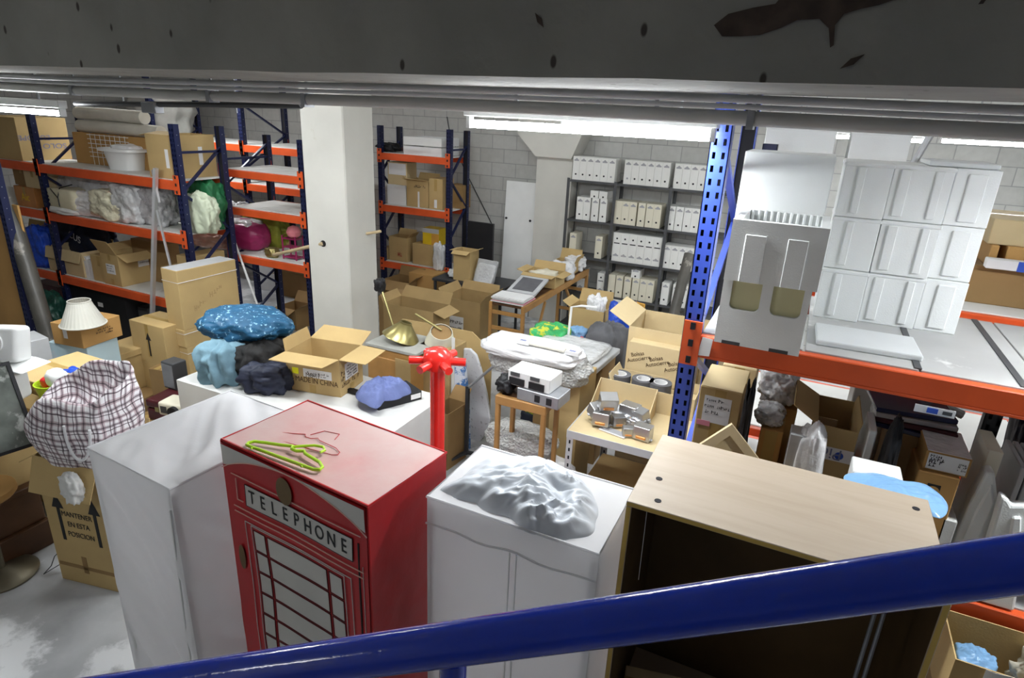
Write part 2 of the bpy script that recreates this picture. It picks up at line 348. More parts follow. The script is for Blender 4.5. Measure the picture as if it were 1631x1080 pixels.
def carton(label, x, y, z, w, d, h, yaw=0, c='card', flaps=None, flen=None, tape='tf', group=None, name='cardboard_box', cat='box', inner='card_in', skew=0):
    """closed carton, or open when flaps={'f':deg from upright,...}; origin front left bottom"""
    r = thing(name, label, cat, (x, y, z), yaw, group); D = (w, d, h)
    if flaps is None:
        MB().box(0, 0, 0, w, d, h).build('body', c, r, bevel=.004)
        if 't' in tape: MB().box(0, d/2-.025, h-.0006, w, d/2+.025, h+.0009).build('tape', 'tape', r)
        if 'f' in tape: MB().box(w/2-.025, -.0012, h*.6, w/2+.025, .0004, h-.004).build('tape', 'tape', r)
        if 's' in tape: MB().box(w-.0004, d/2-.025, h*.65, w+.0012, d/2+.025, h-.004).build('tape', 'tape', r)
    else:
        t = .005; mb = MB()
        mb.box(0, 0, 0, w, d, t, 1); mb.box(0, 0, t, w, t, h); mb.box(0, d-t, t, w, d, h); mb.box(0, t, t, t, d-t, h); mb.box(w-t, t, t, w, d-t, h)
        mb.build('body', [c, inner], r)
        for k, a in flaps.items():
            L = (flen or {}).get(k, (d if k in 'fb' else w)*.48); a = rad(a); mb = MB(); sl = .012
            if k in 'fb':
                s = -1 if k == 'f' else 1; y0 = t/2 if k == 'f' else d-t/2; R = Matrix.Translation((0, y0, h)) @ Matrix.Rotation(-s*a, 4, 'X')
                mb.add([(0, -t/2, 0), (w, -t/2, 0), (w-sl, -t/2, L), (sl, -t/2, L), (0, t/2, 0), (w, t/2, 0), (w-sl, t/2, L), (sl, t/2, L)], [(0, 1, 2, 3), (7, 6, 5, 4), (0, 4, 5, 1), (1, 5, 6, 2), (2, 6, 7, 3), (3, 7, 4, 0)], 0, R)
            else:
                s = -1 if k == 'l' else 1; x0 = t/2 if k == 'l' else w-t/2; R = Matrix.Translation((x0, 0, h)) @ Matrix.Rotation(s*a, 4, 'Y')
                mb.add([(-t/2, 0, 0), (-t/2, d, 0), (-t/2, d-sl, L), (-t/2, sl, L), (t/2, 0, 0), (t/2, d, 0), (t/2, d-sl, L), (t/2, sl, L)], [(0, 1, 2, 3), (7, 6, 5, 4), (0, 4, 5, 1), (1, 5, 6, 2), (2, 6, 7, 3), (3, 7, 4, 0)], 0, R)
            mb.build('flap', c, r)
    DIM[r.name] = D
    return r
def fb(label, xl, yb, xr, yt, Y, d, z0=None, **k):
    """carton whose front face stands in the plane Y and spans the surveyed corners"""
    a = at(xl, yb, Y); b = at(xr, yt, Y); z = a.z if z0 is None else z0
    return carton(label, a.x, Y, z, b.x-a.x, d, b.z-z, **k)

def scrawl(parent, dims, f, rows, size, m='ink', off=.002, slope=0, seed=1):
    """rows of print too small or worn to read: uneven dark dashes (u0, v, u1)"""
    rn = random.Random(seed+len(rows)*7+int(size*1000)); mb = MB(); M = face(dims, f, off)
    if f == 'f': M = Matrix(((1, 0, 0, 0), (0, 0, -1, -off), (0, 1, 0, 0), (0, 0, 0, 1)))
    for u0, v, u1 in rows:
        u = u0
        while u < u1:
            w = size*rn.uniform(.35, .75); h = size*rn.choice((.6, .75, 1.0)); vv = v+(u-u0)*slope
            if rn.random() < .86:
                k = rn.random()
                if k < .4: mb.box(u, vv, 0, u+w*.3, vv+h, .0004, 0, M).box(u+w*.3, vv+h*.55, 0, u+w, vv+h*.75, .0004, 0, M)
                elif k < .7: mb.box(u, vv, 0, u+w, vv+h*.22, .0004, 0, M).box(u+w*.35, vv, 0, u+w*.62, vv+h, .0004, 0, M)
                else: mb.box(u, vv, 0, u+w*.25, vv+h, .0004, 0, M).box(u+w*.7, vv, 0, u+w*.95, vv+h, .0004, 0, M).box(u, vv+h*.4, 0, u+w*.9, vv+h*.6, .0004, 0, M)
            u += w+size*.14
    return mb.build('printed_lines', m, parent)
# ------------------------------------------------------------------ setting
XL, XR, YF, YB, ZC = -12.2, 4.6, -2.6, 8.9, 3.5
struct('floor', MB().box(XL, YF, -.1, XR, YB, 0), 'floor_concrete')
struct('ceiling', MB().box(XL, YF, ZC, XR, YB, ZC+.15), 'ceiling_paint')
struct('wall_back', MB().box(XL, YB, 0, XR, YB+.15, ZC), 'blockwork')
struct('wall_left', MB().box(XL-.15, YF, 0, XL, YB, ZC), 'blockwork')
struct('wall_right', MB().box(XR, YF, 0, XR+.15, YB, ZC), 'blockwork')
struct('wall_front', MB().box(XL, YF-.15, 0, XR, YF, ZC), 'blockwork')
# concrete beam right in front of the camera, with a stepped soffit
bm_ = MB(); prof = [(1.62, ZC), (1.62, 3.088), (2.32, 3.088), (2.32, ZC)]
n_ = 60; vs = []
for i in range(n_+1):
    x = XL+(XR-XL)*i/n_
    for k, (y, z) in enumerate(prof): vs.append((x, y+(0.008*noise.noise((x*1.7, k, 0)) if k == 1 else 0), z+(0.006*noise.noise((x*2.9, 3, k)) if k == 1 else 0)))
fs = [(i*4+k, i*4+k+1, i*4+5+k, i*4+4+k) for i in range(n_) for k in range(3)]
struct('trim_1', MB().add(vs, fs), 'beam_concrete')
# loose spalled patch on the beam
mb = MB()
ctr = [(1137, 40), (1160, 22), (1200, 12), (1235, 6), (1245, -6), (1440, -6), (1400, 8), (1372, 14), (1345, 22), (1330, 40), (1328, 72), (1322, 76), (1320, 45), (1305, 30), (1270, 32), (1245, 44), (1210, 56), (1180, 58), (1150, 58)]
q = [at(x, y, 1.616) for x, y in ctr]; mb.add(q, [tuple(range(len(q)))])
for (a, b, c, d) in [(1337, 110, 1378, 86), (852, 20, 866, 44), (1563, 0, 1566, 6)]:
    p0 = at(a, b, 1.616); p1_ = at(c, d, 1.616); dr = (p1_-p0).normalized(); nn = Vector((-dr.z, 0, dr.x))*.007
    mb.add([p0, p0*.5+p1_*.5+nn, p1_, p0*.5+p1_*.5-nn], [(0, 1, 2, 3)])
mat('spall', (.07, .05, .04), .9, var=.5, scale=18)
tag(mb.build('concrete_spall', 'spall'), kind='structure')
# second joist further in
struct('trim_2', MB().box(XL, 2.55, 3.12, XR, 2.75, ZC), 'column_paint')
# column in the middle of the hall, and the pilaster on the back wall
cx0 = at(478, 200, 4.7).x; cx1 = at(546, 200, 4.7).x
struct('trim_3', MB().box(cx0, 4.7, 0, cx1, 5.14, ZC), 'column_paint', bevel=.012)
px0 = at(853, 300, 8.55).x; px1 = at(909, 300, 8.55).x
struct('trim_4', MB().box(px0, 8.55, 0, px1, 8.9, 2.42).prism([(px0, 2.42), (px1, 2.42), (px1+.12, 2.72), (px1+.12, ZC), (px0-.3, ZC), (px0-.3, 2.72)], .42, 0, Matrix.Translation((0, 8.48, 0))), 'column_paint')
# stair landing the camera stands on
struct('trim_5', MB().box(-2.2, YF, 1.25, 2.6, .1, 1.45), 'beam_concrete')
# ------------------------------------------------------------------ pipes and cables under the ceiling
def run(name, m, label, cat, y, z, r, x0, x1, clamps=(), n=10, group=None):
    t = thing(name, label, cat, (x0, y, z)); L = x1-x0
    pts = [(L*i/24, 0, .006*math.sin(i*.9)) for i in range(25)]
    MB().tube(pts, r, n).build('pipe', m, t, smooth=True)
    for c in clamps:
        u = at(c, 170, y).x-x0
        MB().box(u-.012, -r*1.25, -r*1.3, u+.012, r*1.25, r*1.1).box(u-.006, -.004, r, u+.006, .004, .11).build('clamp', 'galv', t)
    return t
run('ceiling_pipe', 'pvc', 'long grey round pipe with clamps hung just below the concrete beam', 'pipe', 2.42, 3.012, .026, XL, XR, (125, 340, 490, 1200))
run('conduit', 'grey_paint', 'thin pale conduit running along the bottom edge of the concrete beam', 'pipe', 2.345, 3.072, .014, XL, XR)
run('conduit', 'grey_paint', 'thin pale conduit between the beam edge and the thick grey pipe', 'pipe', 2.372, 3.048, .009, XL, XR)
bp = at(120, 165, 2.6); bp2 = at(480, 168, 2.6)
t = thing('black_duct', 'black conduit with a junction box under the pipe at upper left', 'pipe', (bp.x, 2.6, bp.z))
MB().tube([(0, 0, 0), (bp2.x-bp.x, 0, bp2.z-bp.z)], .016, 8).build('conduit', 'steel_dark', t, smooth=True)
for u in (.25, .75): MB().box((bp2.x-bp.x)*u, -.004, .0, (bp2.x-bp.x)*u+.008, .004, ZC-bp.z).build('hanger', 'galv', t)
ju = at(242, 167, 2.6).x-bp.x
MB().cbox((ju, 0, .002), (.12, .06, .06)).build('junction_box', 'galv', t, bevel=.004)
# ------------------------------------------------------------------ fluorescent lamps
def lamp(label, x0, x1, y, z, lit=1.0):
    t = thing('fluorescent_lamp', label, 'lamp', (x0, y, z), 0, 'fluorescent tube lamps'); L = x1-x0
    MB().box(-.03, -.028, .03, L+.03, .028, .075).build('housing', 'white_plastic', t, bevel=.004)
    for u in (-.02, L+.005): MB().box(u, -.018, -.018, u+.016, .018, .032).build('end_cap', 'white_plastic', t)
    MB().tube([(0, 0, 0), (L, 0, 0)], .017, 10).build('tube', 'tube_glow' if lit > .9 or z < 3.2 else 'tube_dim', t, smooth=True)
    ld = bpy.data.lights.new('lamp_light', 'AREA'); ld.shape = 'RECTANGLE'; ld.size = L; ld.size_y = .05; ld.energy = TUBE_W*L*lit; ld.color = (.94, .98, 1.0)
    lo = bpy.data.objects.new('lamp_light', ld); link(lo, t); lo.location = (L/2, 0, -.03)
    MB().box(.2, -.006, .075, .215, .006, ZC-z).box(L-.215, -.006, .075, L-.2, .006, ZC-z).build('hanger', 'galv', t)
    return t
LY = 2.505
lamp('long bright fluorescent tube above the archive shelving, nearest of the lit tubes', at(752, 203, LY).x, at(1130, 215, LY).x, LY, 2.945, 1.25)
lamp('bright fluorescent tube at the upper left above the upside-down carton', at(98, 181, LY).x-1.1, at(98, 181, LY).x, LY, 2.868, 1.7)
lamp('short-looking tube just behind the right end of the long bright tube', at(1050, 203, 3.9).x-.6, at(1140, 206, 3.9).x, 3.9, 2.957)
lamp('distant fluorescent tube over the foam boxes at upper right', at(1285, 219, 6.6).x-.3, at(1470, 224, 6.6).x, 6.6, 2.92)
lamp('distant fluorescent tube at the far right edge under the pipe', at(1500, 226, 6.6).x, at(1500, 226, 6.6).x+1.4, 6.6, 2.93)
lamp('fluorescent tube hidden by the beam over the right-hand rack', 1.0, 2.1, LY, 2.96, 1.5)  # added lamp out of frame, brightens the foam boxes and wooden wardrobe
lamp('fluorescent tube hidden by the beam over the left aisle', -5.6, -4.4, 3.9, 3.40, .4)  # added lamp out of sight above the beam for general light
lamp('fluorescent tube hidden by the beam over the left white wardrobe', -3.3, -2.1, 2.9, 3.40, 1.15)  # added out of sight to brighten the left wardrobe top
lamp('fluorescent tube hidden by the beam over the middle aisle', -4.2, -3.0, 6.9, 3.40, .45)  # unseen lamp added to light the back of the hall
lamp('fluorescent tube hidden by the beam over the far left racks', -8.6, -7.2, 6.0, 3.40, 1.3)  # unseen lamp added to lift the light on the far racks
lamp('fluorescent tube over the stair landing behind the camera', -4.2, -3.0, -1.6, 3.40, .6)  # added behind the camera to light the beam front and handrail
# ------------------------------------------------------------------ pallet racks
def upright(r, x, y, h, m='blue_steel', w=.075, d=.065, back=False):
    """slotted upright: real keyhole slots in the face, folded flanges"""
    mb = MB(); t = .004; pitch = .05; n = int(h/pitch); cols = ((.012, .027), (.048, .063)) ; s = -1 if back else 1
    xs = [0, .014, .026, .049, .061, w]; Y = 0
    zs = []
    for i in range(n): zs += [i*pitch, i*pitch+.014, i*pitch+.039]
    zs.append(h); vs = [(a, Y, b) for b in zs for a in xs]; k = len(xs); fs = []
    for j in range(len(zs)-1):
        for i in range(k-1):
            if j % 3 == 1 and i in (1, 3): continue
            fs.append((j*k+i, j*k+i+1, (j+1)*k+i+1, (j+1)*k+i))
    M = Matrix.Translation((x, y, 0)) @ (Matrix.Diagonal((1, -1, 1, 1)) if back else Matrix.Identity(4))
    mb.add(vs, fs, 0, M); mb.box(0, 0, 0, t, d, h, 0, M); mb.box(w-t, 0, 0, w, d, h, 0, M)
    mb.box(.004, d*.75, 0, w-.004, d*.78, h, 1, M); mb.box(-.02, -.02, 0, w+.02, d+.01, .006, 0, M)
    for i in range(0, n, 2):
        for xx in (-.0015, w-.001): mb.cbox((xx+.001, d*.5, i*pitch+.03), (.003, .008, .008), 2, M)
    return mb.build('upright', [m, 'slot_dark', 'galv'], r)
def rack(label, group, frames, yf, D, ztop, beams, deck='deck_white', m='blue_steel', rear=None, spans=None, panels=3, bh=.085, loc0=0, dk=True):
    r = thing('pallet_rack', label, 'storage rack', (frames[0], yf, 0), 0, group); f0 = frames[0]; w = .075
    for x in frames:
        x -= f0; upright(r, x, 0, ztop, m); upright(r, x, D, ztop-.02, m, back=True)
        z = .25; k = 0
        while z < ztop-.55:
            MB().bar((x+w/2, .03, z), (x+w/2, D-.03, z+.45 if k % 2 == 0 else z), .03, .025).build('brace', m, r)
            if k % 2 == 1: z += .0
            MB().bar((x+w/2, D-.03, z+.45), (x+w/2, .03, z+.9), .03, .025).build('brace', m, r) if z+.9 < ztop-.1 else None
            z += .9; k += 2
        MB().bar((x+w/2, .03, ztop-.28), (x+w/2, D-.03, ztop-.28), .03, .025).build('brace', m, r)
    for i in range(len(frames)-1):
        if spans and i not in spans: continue
        x0 = frames[i]-f0+w; x1 = frames[i+1]-f0
        for bi, z in enumerate(beams):
            for yy, sgn in ((-.012, 1), (D+.012, -1)):
                zz = z if (rear is None or sgn == 1) else rear[bi]
                y0, y1 = (yy, yy+.045) if sgn == 1 else (yy-.045, yy)
                b = MB().box(x0, y0, zz-bh, x1, y1, zz).box(x0, (y0 if sgn == 1 else y0-.0), zz-bh-.012, x1, y1+.01*sgn, zz-bh+.004)
                bo = b.build('beam', 'orange_steel', r, bevel=.004)
                for xx in (x0-.07, x1-.005):
                    c = MB().box(xx, y0-.006*sgn-.002, zz-bh-.05, xx+.075, y0+.001, zz+.06)
                    for q in range(3): c.cbox((xx+.037, y0-.007*sgn-.003, zz-bh-.025+q*.075), (.02, .006, .03), 1)
                    c.build('connector', ['orange_steel', 'slot_dark'], bo)
            if dk and (rear is None or abs(rear[bi]-z) < .01):
                n = panels
                for q in range(n):
                    a = x0+(x1-x0)*q/n+.004; c = x0+(x1-x0)*(q+1)/n-.004
                    MB().box(a, .034, z-.012, c, D-.034, z+.006).build('deck_panel', deck, r, bevel=.002)
    return r
Zt, Zl = 2.15, 1.26
RX0 = at(1135, 215, 2.6).x-.005
rack('blue and orange pallet rack on the right holding white foam boxes', 'pallet racks', [RX0, 1.28], 2.6, 1.0, 3.3, [Zt, Zl], 'deck_grey', m='blue_lit', panels=4)
rack('second orange-beamed rack standing behind the foam-box rack at far right', 'pallet racks', [RX0+.1, 2.2], 3.72, 1.0, 2.9, [Zt, Zl], 'deck_white', panels=3)
rack('long left rack with bagged goods and open cartons on its shelves', 'pallet racks', [-10.85, -8.45, -6.02], 4.5, .62, 2.735, [2.17, 1.60, .815], 'deck_white')
rack('narrow rack beside the concrete column with bare white shelves', 'pallet racks', [-6.3, -5.09], 5.3, .75, 2.62, [2.235, 1.80, 1.235], 'deck_white', panels=3, bh=.07)
rack('tall far left rack along the back wall behind the others', 'pallet racks', [-9.6, -7.66, -6.1], 6.85, .9, 3.3, [2.38, 1.83], 'deck_white', panels=3)
rack('small rack by the back wall between the column and the door panels', 'pallet racks', [at(600, 200, 7.9).x, at(711, 205, 7.9).x], 7.9, .55, 2.73, [2.345, 1.58, .70], 'deck_white', panels=2)
# ------------------------------------------------------------------ blue handrail in front of the camera
def along(x, y, depth): return EYE+ray(x, y)*depth
ra = along(1631, 897, .66); rb = along(640, 1037, .905); dr = (rb-ra).normalized()
p0 = ra-dr*.7; p1_ = rb+dr*1.2
t = thing('handrail', 'glossy blue tubular stair handrail crossing the foreground', 'handrail', (0, 0, 0))
MB().tube([p0, p1_], .0305, 28).build('rail', 'blue_gloss', t, smooth=True)
pp = along(722, 1030, .885)
MB().tube([(pp.x, pp.y, pp.z-.02), (pp.x, pp.y, 0)], .02, 16).build('post', 'blue_gloss', t, smooth=True)
p2 = ra-dr*.62
MB().tube([(p2.x, p2.y, p2.z), (p2.x, p2.y, 0)], .02, 16).build('post', 'blue_gloss', t, smooth=True)
# ------------------------------------------------------------------ soft builders
def softbox(w, d, h, seed=0, amp=.006, sag=.02, fold=.012, nu=36, nw=40, diag=1.0, top=True):
    """fabric cover pulled over a frame: taut corners, sagging middle, slanting folds"""
    mb = MB(); o = Vector((seed*3.1, seed*1.7, seed*.9))
    def disp(x, y, z, n, u, v):
        edge = 16*u*(1-u)*v*(1-v); p = Vector((x, y, z))
        f = noise.noise(Vector(((x+y)*5+z*2.2*diag, (x-y)*1.2, z*1.1))+o)
        g = 1-2*abs(noise.noise(Vector(((x+y)*7+z*5*diag, (x-y)*2, z*2))+o*2))
        k = -sag*edge+edge**.5*(fold*(f+.5*g)+amp*noise.noise(p*14+o))
        return p+n*k
    def fc(P0, U, V, n, a, b, off=0): return lambda u, v: disp(*(P0+U*u+V*v), n, u, v)
    X, Y, Z = Vector((w, 0, 0)), Vector((0, d, 0)), Vector((0, 0, h)); O = Vector((0, 0, 0))
    mb.grid(fc(O, X, Z, Vector((0, -1, 0)), 1, 1), nu, nw); mb.grid(fc(X, Y, Z, Vector((1, 0, 0)), 1, 1), nu, nw)
    mb.grid(fc(Y, X, Z, Vector((0, 1, 0)), 1, 1), 8, 8); mb.grid(fc(O, Y, Z, Vector((-1, 0, 0)), 1, 1), nu, nw)
    if top: mb.grid(fc(Z, X, Y, Vector((0, 0, 1)), 1, 1), nu, nu)
    return mb
def heap(name, m, label, cat, pts, z, h, seed=0, freq=9, amp=.5, group=None, n=48, rings=14, parent=None, base=.35, drop=0, anis=None):
    """crumpled cloth lying on a surface; pts = outline points (world xy)"""
    c = Vector((sum(p[0] for p in pts)/len(pts), sum(p[1] for p in pts)/len(pts))); q = [Vector((p[0], p[1]))-c for p in pts]
    ang = sorted([(math.atan2(p.y, p.x), p.length) for p in q]); off = Vector((seed*5.3, seed*2.1, seed))
    def R(t):
        for i in range(len(ang)):
            a0, r0 = ang[i-1]; a1, r1 = ang[i]
            if i == 0: a0 -= 2*PI
            if a0 <= t <= a1: k = (t-a0)/max(a1-a0, 1e-6); k = k*k*(3-2*k); return r0+(r1-r0)*k
        a0, r0 = ang[-1]; a1, r1 = ang[0]; a1 += 2*PI; k = (t-a0)/max(a1-a0, 1e-6); return r0+(r1-r0)*k
    vs = []; fs = []
    for i in range(rings+1):
        s = i/rings
        for j in range(n):
            t = -PI+2*PI*j/n; r = R(t)*s; p = Vector((r*math.cos(t), r*math.sin(t), 0))
            q_ = p
            if anis:
                ca, sa = math.cos(anis[2]), math.sin(anis[2]); q_ = Vector(((p.x*ca+p.y*sa)*anis[0], (p.y*ca-p.x*sa)*anis[1], 0)); q_ = q_+Vector((noise.noise(p*6+off), noise.noise(p*6-off), 0))*.035
            f = noise.noise(q_*freq+off); g = 1-2*abs(noise.noise(q_*freq*1.6+off*2))+.5*(1-3*abs(noise.noise(q_*freq*3.1-off))); rim = max(0, 1-s**5)
            am = amp if not anis else amp*(.35+.85*min(1, max(0, .5+p.x*2.2-p.y*1.2)))
            zz = h*rim*(base+.35*(1-s)+am*(.5*f+.5*g)*.8+.12*noise.noise(p*freq*4)); zz = max(zz, .004*(1-s)+.001)
            vs.append((p.x, p.y, zz-(drop*max(0, (s-.75)*4) if callable(drop) is False else 0)))
    for i in range(rings):
        for j in range(n): fs.append((i*n+j, i*n+(j+1) % n, (i+1)*n+(j+1) % n, (i+1)*n+j))
    b = len(vs); vs += [(v[0], v[1], min(0, v[2])) for v in vs[rings*n:]]
    fs.append(tuple(b+j for j in range(n)))
    for j in range(n): fs.append((rings*n+j, rings*n+(j+1) % n, b+(j+1) % n, b+j))
    mb = MB().add(vs, fs); o = mb.build(name, m, parent, smooth=True, ang=70); o.location = (c.x, c.y, z)
    return tag(o, label, cat, group)
# ------------------------------------------------------------------ front row of wardrobes
# white cloth wardrobe, left
zt = 1.60; A = on(157, 706, zt); B = on(268, 781, zt); E_ = on(472, 650, zt)
x0, y0 = A.x, (A.y+B.y)/2; w, d = B.x-A.x, 2.02-y0
t = thing('fabric_wardrobe', 'white fabric wardrobe with slanting folds, leftmost of the front row beside the plaid bag', 'wardrobe', (x0, y0, 0), rad(-4))
softbox(w, d, zt, seed=2, sag=.030, fold=.046, amp=.005, diag=1.5, nu=44, nw=60).build('cover', 'white_cloth', t, smooth=True, ang=60)
MB().tube([(0, 0, zt), (w, 0, zt), (w, d, zt), (0, d, zt)], .006, 6, closed=True).build('piping', 'white_cloth', t, smooth=True)
MB().tube([(w*.93, -.004, .02), (w*.9, .0, .8), (w*.97, -.002, 1.5)], .004, 6).build('zip', 'white_plastic', t)
for a, b in ((.02, .02), (w-.02, .02), (.02, d-.02), (w-.02, d-.02)): MB().tube([(a, b, 0), (a, b, zt-.03)], .009, 8).build('frame_leg', 'white_plastic', t)
# red telephone-box wardrobe
zt = 1.75; P = on(362, 696, zt); Q = on(580, 815, zt); R_ = on(713, 716, zt); S_ = on(490, 637, zt)
x0, y0 = P.x, (P.y*.4+Q.y*.6); w = Q.x-P.x; d = R_.y-y0; D = (w, d, zt); yaw = math.atan2(Q.y-P.y, Q.x-P.x)*.6
t = thing('fabric_wardrobe', 'red fabric wardrobe printed as a telephone box with a lime hanger on top', 'wardrobe', (P.x, P.y*.8+Q.y*.2, 0), yaw)
softbox(w, d, zt, seed=5, sag=.010, fold=.003, amp=.002, nu=36, nw=60, top=False).build('cover', 'red_cloth', t, smooth=True, ang=60)
tp = MB().grid(lambda u, v: Vector((w*(.004+.992*u), d*(.004+.992*v), zt+.0035-.012*16*u*(1-u)*v*(1-v)+.002*noise.noise(Vector((u*5, v*5, 1))))), 20, 14).build('top_cover', 'pink_top', t, smooth=True)
MB().tube([(0, 0, zt+.002), (w, 0, zt+.002), (w, d, zt+.002), (0, d, zt+.002)], .006, 6, closed=True).tube([(w, -.003, zt), (w, -.003, .02)], .005, 6).tube([(0, -.003, zt), (0, -.003, .02)], .005, 6).build('piping', 'red_print', t, smooth=True)
def wav(x, z): return -.010+.007*noise.noise(Vector((x*4, z*4, 3)))+.012*math.sin(PI*min(max(x/w, 0), 1))*math.sin(PI*min(max(z/zt, 0), 1))*.9
def printed(name, m, rects=(), polys=(), off=0.0, nx=8):
    mb = MB()
    for (a, b, c, e) in rects:
        k = max(2, int((c-a)/.03)); l = max(2, int((e-b)/.03)); mb.grid(lambda u, v: Vector((a+(c-a)*u, wav(a+(c-a)*u, b+(e-b)*v)-off, b+(e-b)*v)), k, l)
    for pl in polys:
        mb.add([(x, wav(x, z)-off, z) for x, z in pl], [tuple(range(len(pl)))])
    return mb.build(name, m, t, smooth=True)
def lines(name, m, segs, r=.0022, off=.001):
    mb = MB()
    for sg in segs:
        pts = []
        for (a, b), (c, e) in zip(sg[:-1], sg[1:]):
            for i in range(9): u = i/8; x, z = a+(c-a)*u, b+(e-b)*u; pts.append((x, wav(x, z)-off, z))
        mb.tube(pts, r, 5)
    return mb.build(name, m, t, smooth=True)
printed('front_print', 'red_print', [(.004, .02, w-.004, zt-.004)])
# pediment with white corners either side
ar = [(w*i/20, zt-.115+.105*math.sin(PI*i/20)**.8) for i in range(21)]
printed('white_corner', 'print_white', polys=[[(.008, zt-.008), (w*.5, zt-.008)]+[ar[i] for i in range(9, -1, -1)][:1]+[(x, z) for x, z in ar[1:9][::-1]]+[(.008, zt-.10)]], off=.004)
printed('white_corner', 'print_white', polys=[[(w-.008, zt-.008), (w*.5, zt-.008)]+[(x, z) for x, z in ar[12:20]]+[(w-.008, zt-.10)]], off=.004)
lines('arch_line', 'print_line', [ar, [(.05, zt-.125), (w-.03, zt-.125)], [(.05, zt-.27), (w-.02, zt-.27)], [(.05, zt-.295), (w-.02, zt-.295)], [(.075, zt-.14), (.075, zt-.235), (.11, zt-.235)]], off=.0055)
printed('sign_panel', 'print_white', [(.125, zt-.245, w-.07, zt-.15)], off=.004)
lines('sign_border', 'print_black', [[(.125, zt-.245), (w-.07, zt-.245), (w-.07, zt-.15), (.125, zt-.15), (.125, zt-.245)]], r=.0015, off=.0045)
cu = 'TELEPHONE'
for i, ch in enumerate(cu):
    x = .165+(w-.07-.04-.165)*i/8; z = zt-.1975
    text(t, ch, Matrix(((1, 0, 0, x), (0, 0, -1, wav(x, z)-.0062), (0, 1, 0, z), (0, 0, 0, 1))), .082, 'print_black', sx=.72)
MB().add([(w*.47+.042*math.cos(2*PI*i/24), wav(w*.47, zt-.09)-.008, zt-.09+.058*math.sin(2*PI*i/24)) for i in range(24)], [tuple(range(24))]).build('crown_badge', 'print_gold', t)
MB().add([(.06+.02*math.cos(2*PI*i/24), wav(.06, zt-.5)-.006, zt-.52+.06*math.sin(2*PI*i/24)) for i in range(24)], [tuple(range(24))]).build('side_badge', 'print_gold', t)
# glazing: three columns, eight rows of white panes with red bars
gx = [(.155, .215), (.235, w-.215), (w-.195, w-.135)]; gz0, gz1 = .14, zt-.345; rows = 12; pane = []; bl = []
for a, b in gx:
    for k in range(rows):
        z0 = gz0+(gz1-gz0)*k/rows+.008; z1 = gz0+(gz1-gz0)*(k+1)/rows-.008; pane.append((a, z0, b, z1))
        bl.append([(a-.004, z0-.004), (b+.004, z0-.004), (b+.004, z1+.004), (a-.004, z1+.004), (a-.004, z0-.004)])
printed('pane_print', 'print_white', pane, off=.004)
lines('pane_line', 'print_black', [[(x-.004 if False else x, z) for x, z in s_] for s_ in bl], r=.0013, off=.004)
lines('pane_border', 'print_white', [[(.14, gz0-.012), (.14, gz1+.012), (w-.12, gz1+.012), (w-.12, gz0-.012), (.14, gz0-.012)], [(.105, .05), (.105, zt-.325), (w-.085, zt-.325), (w-.085, .05)]], r=.0018, off=.004)
lines('zip', 'print_black', [[(w-.045, zt-.16), (w-.045, .03)]], r=.004, off=.001)
lines('stitching', 'print_white', [[(w-.026, zt-.25), (w-.026, .03)]], r=.0015, off=.002)
for a, b in ((.02, .03), (w-.02, .03), (.02, d-.02), (w-.02, d-.02)): MB().tube([(a, b, 0), (a, b, zt-.03)], .009, 8).build('frame_leg', 'white_plastic', t)
phone = t; PD = D
def hanger_path(s=1.0):
    pts = [(0, .0), (.42, 0), (.445, .012), (.44, .035), (.40, .06), (.33, .075), (.285, .085), (.265, .10), (.235, .082), (.20, .085), (.185, .105), (.13, .085), (.04, .06), (-.005, .045), (-.02, .02), (-.012, .004)]
    return [(x*s, y*s, 0) for x, y in pts]
zt_ = zt+.008
h0 = on(395, 712, zt_); h1 = on(505, 752, zt_)
t = thing('clothes_hanger', 'lime green plastic hanger lying on top of the red telephone-box wardrobe', 'hanger', (h0.x, h0.y, zt_+.006), math.atan2(h1.y-h0.y, h1.x-h0.x))
sc = (h1-h0).length/.44
MB().tube(hanger_path(sc), .0065, 10, closed=True).build('frame', 'lime', t, smooth=True)
MB().tube([(x*sc, y*sc, 0) for x, y in [(.19, .10), (.225, .13), (.27, .165), (.315, .175), (.345, .155), (.34, .13)]], .0055, 10).build('hook', 'lime', t, smooth=True)
for u in (.04, .36): MB().tube([(u*sc, -.004, 0), (u*sc, -.014, .004)], .004, 6).build('notch', 'lime', t)
hi = on(415, 692, 1.75); t2 = MB().tube([(x*.9, y*.9, 0) for x, y, _ in hanger_path(.9)], .0016, 5, closed=True).tube([(.17, .09, 0), (.2, .14, 0), (.27, .145, 0), (.28, .10, 0)], .0016, 5)
o = t2.build('hanger_imprint', 'red_print', phone); o.matrix_parent_inverse = phone.matrix_basis.inverted(); o.location = (hi.x, hi.y, 1.7455); o.rotation_euler = (0, 0, rad(4))
# white wardrobe, middle
zt = 1.72; P = on(680, 791, zt); Q = on(955, 883, zt); x0, y0 = P.x, (P.y+Q.y)/2; w = Q.x-P.x; d = on(1003, 778, zt).y-y0
t = thing('fabric_wardrobe', 'white fabric wardrobe under a crumpled grey sheet, between the red and the wooden wardrobe', 'wardrobe', (x0, y0, 0))
softbox(w, d, zt, seed=9, sag=.012, fold=.008, amp=.003, nu=36, nw=60).build('cover', 'white_cloth', t, smooth=True, ang=60)
MB().tube([(0, 0, zt), (w, 0, zt), (w, d, zt), (0, d, zt)], .006, 6, closed=True).tube([(w*i/16, -.008-.003*math.sin(i*1.3), zt-.105+.006*math.sin(i*.9)) for i in range(17)], .004, 6).build('piping', 'white_cloth', t, smooth=True)
for u in (.52, .56): MB().tube([(w*u, .006, .02), (w*u, .008, .8), (w*u, -.004, zt-.11)], .003, 6).build('zip', 'white_plastic', t)
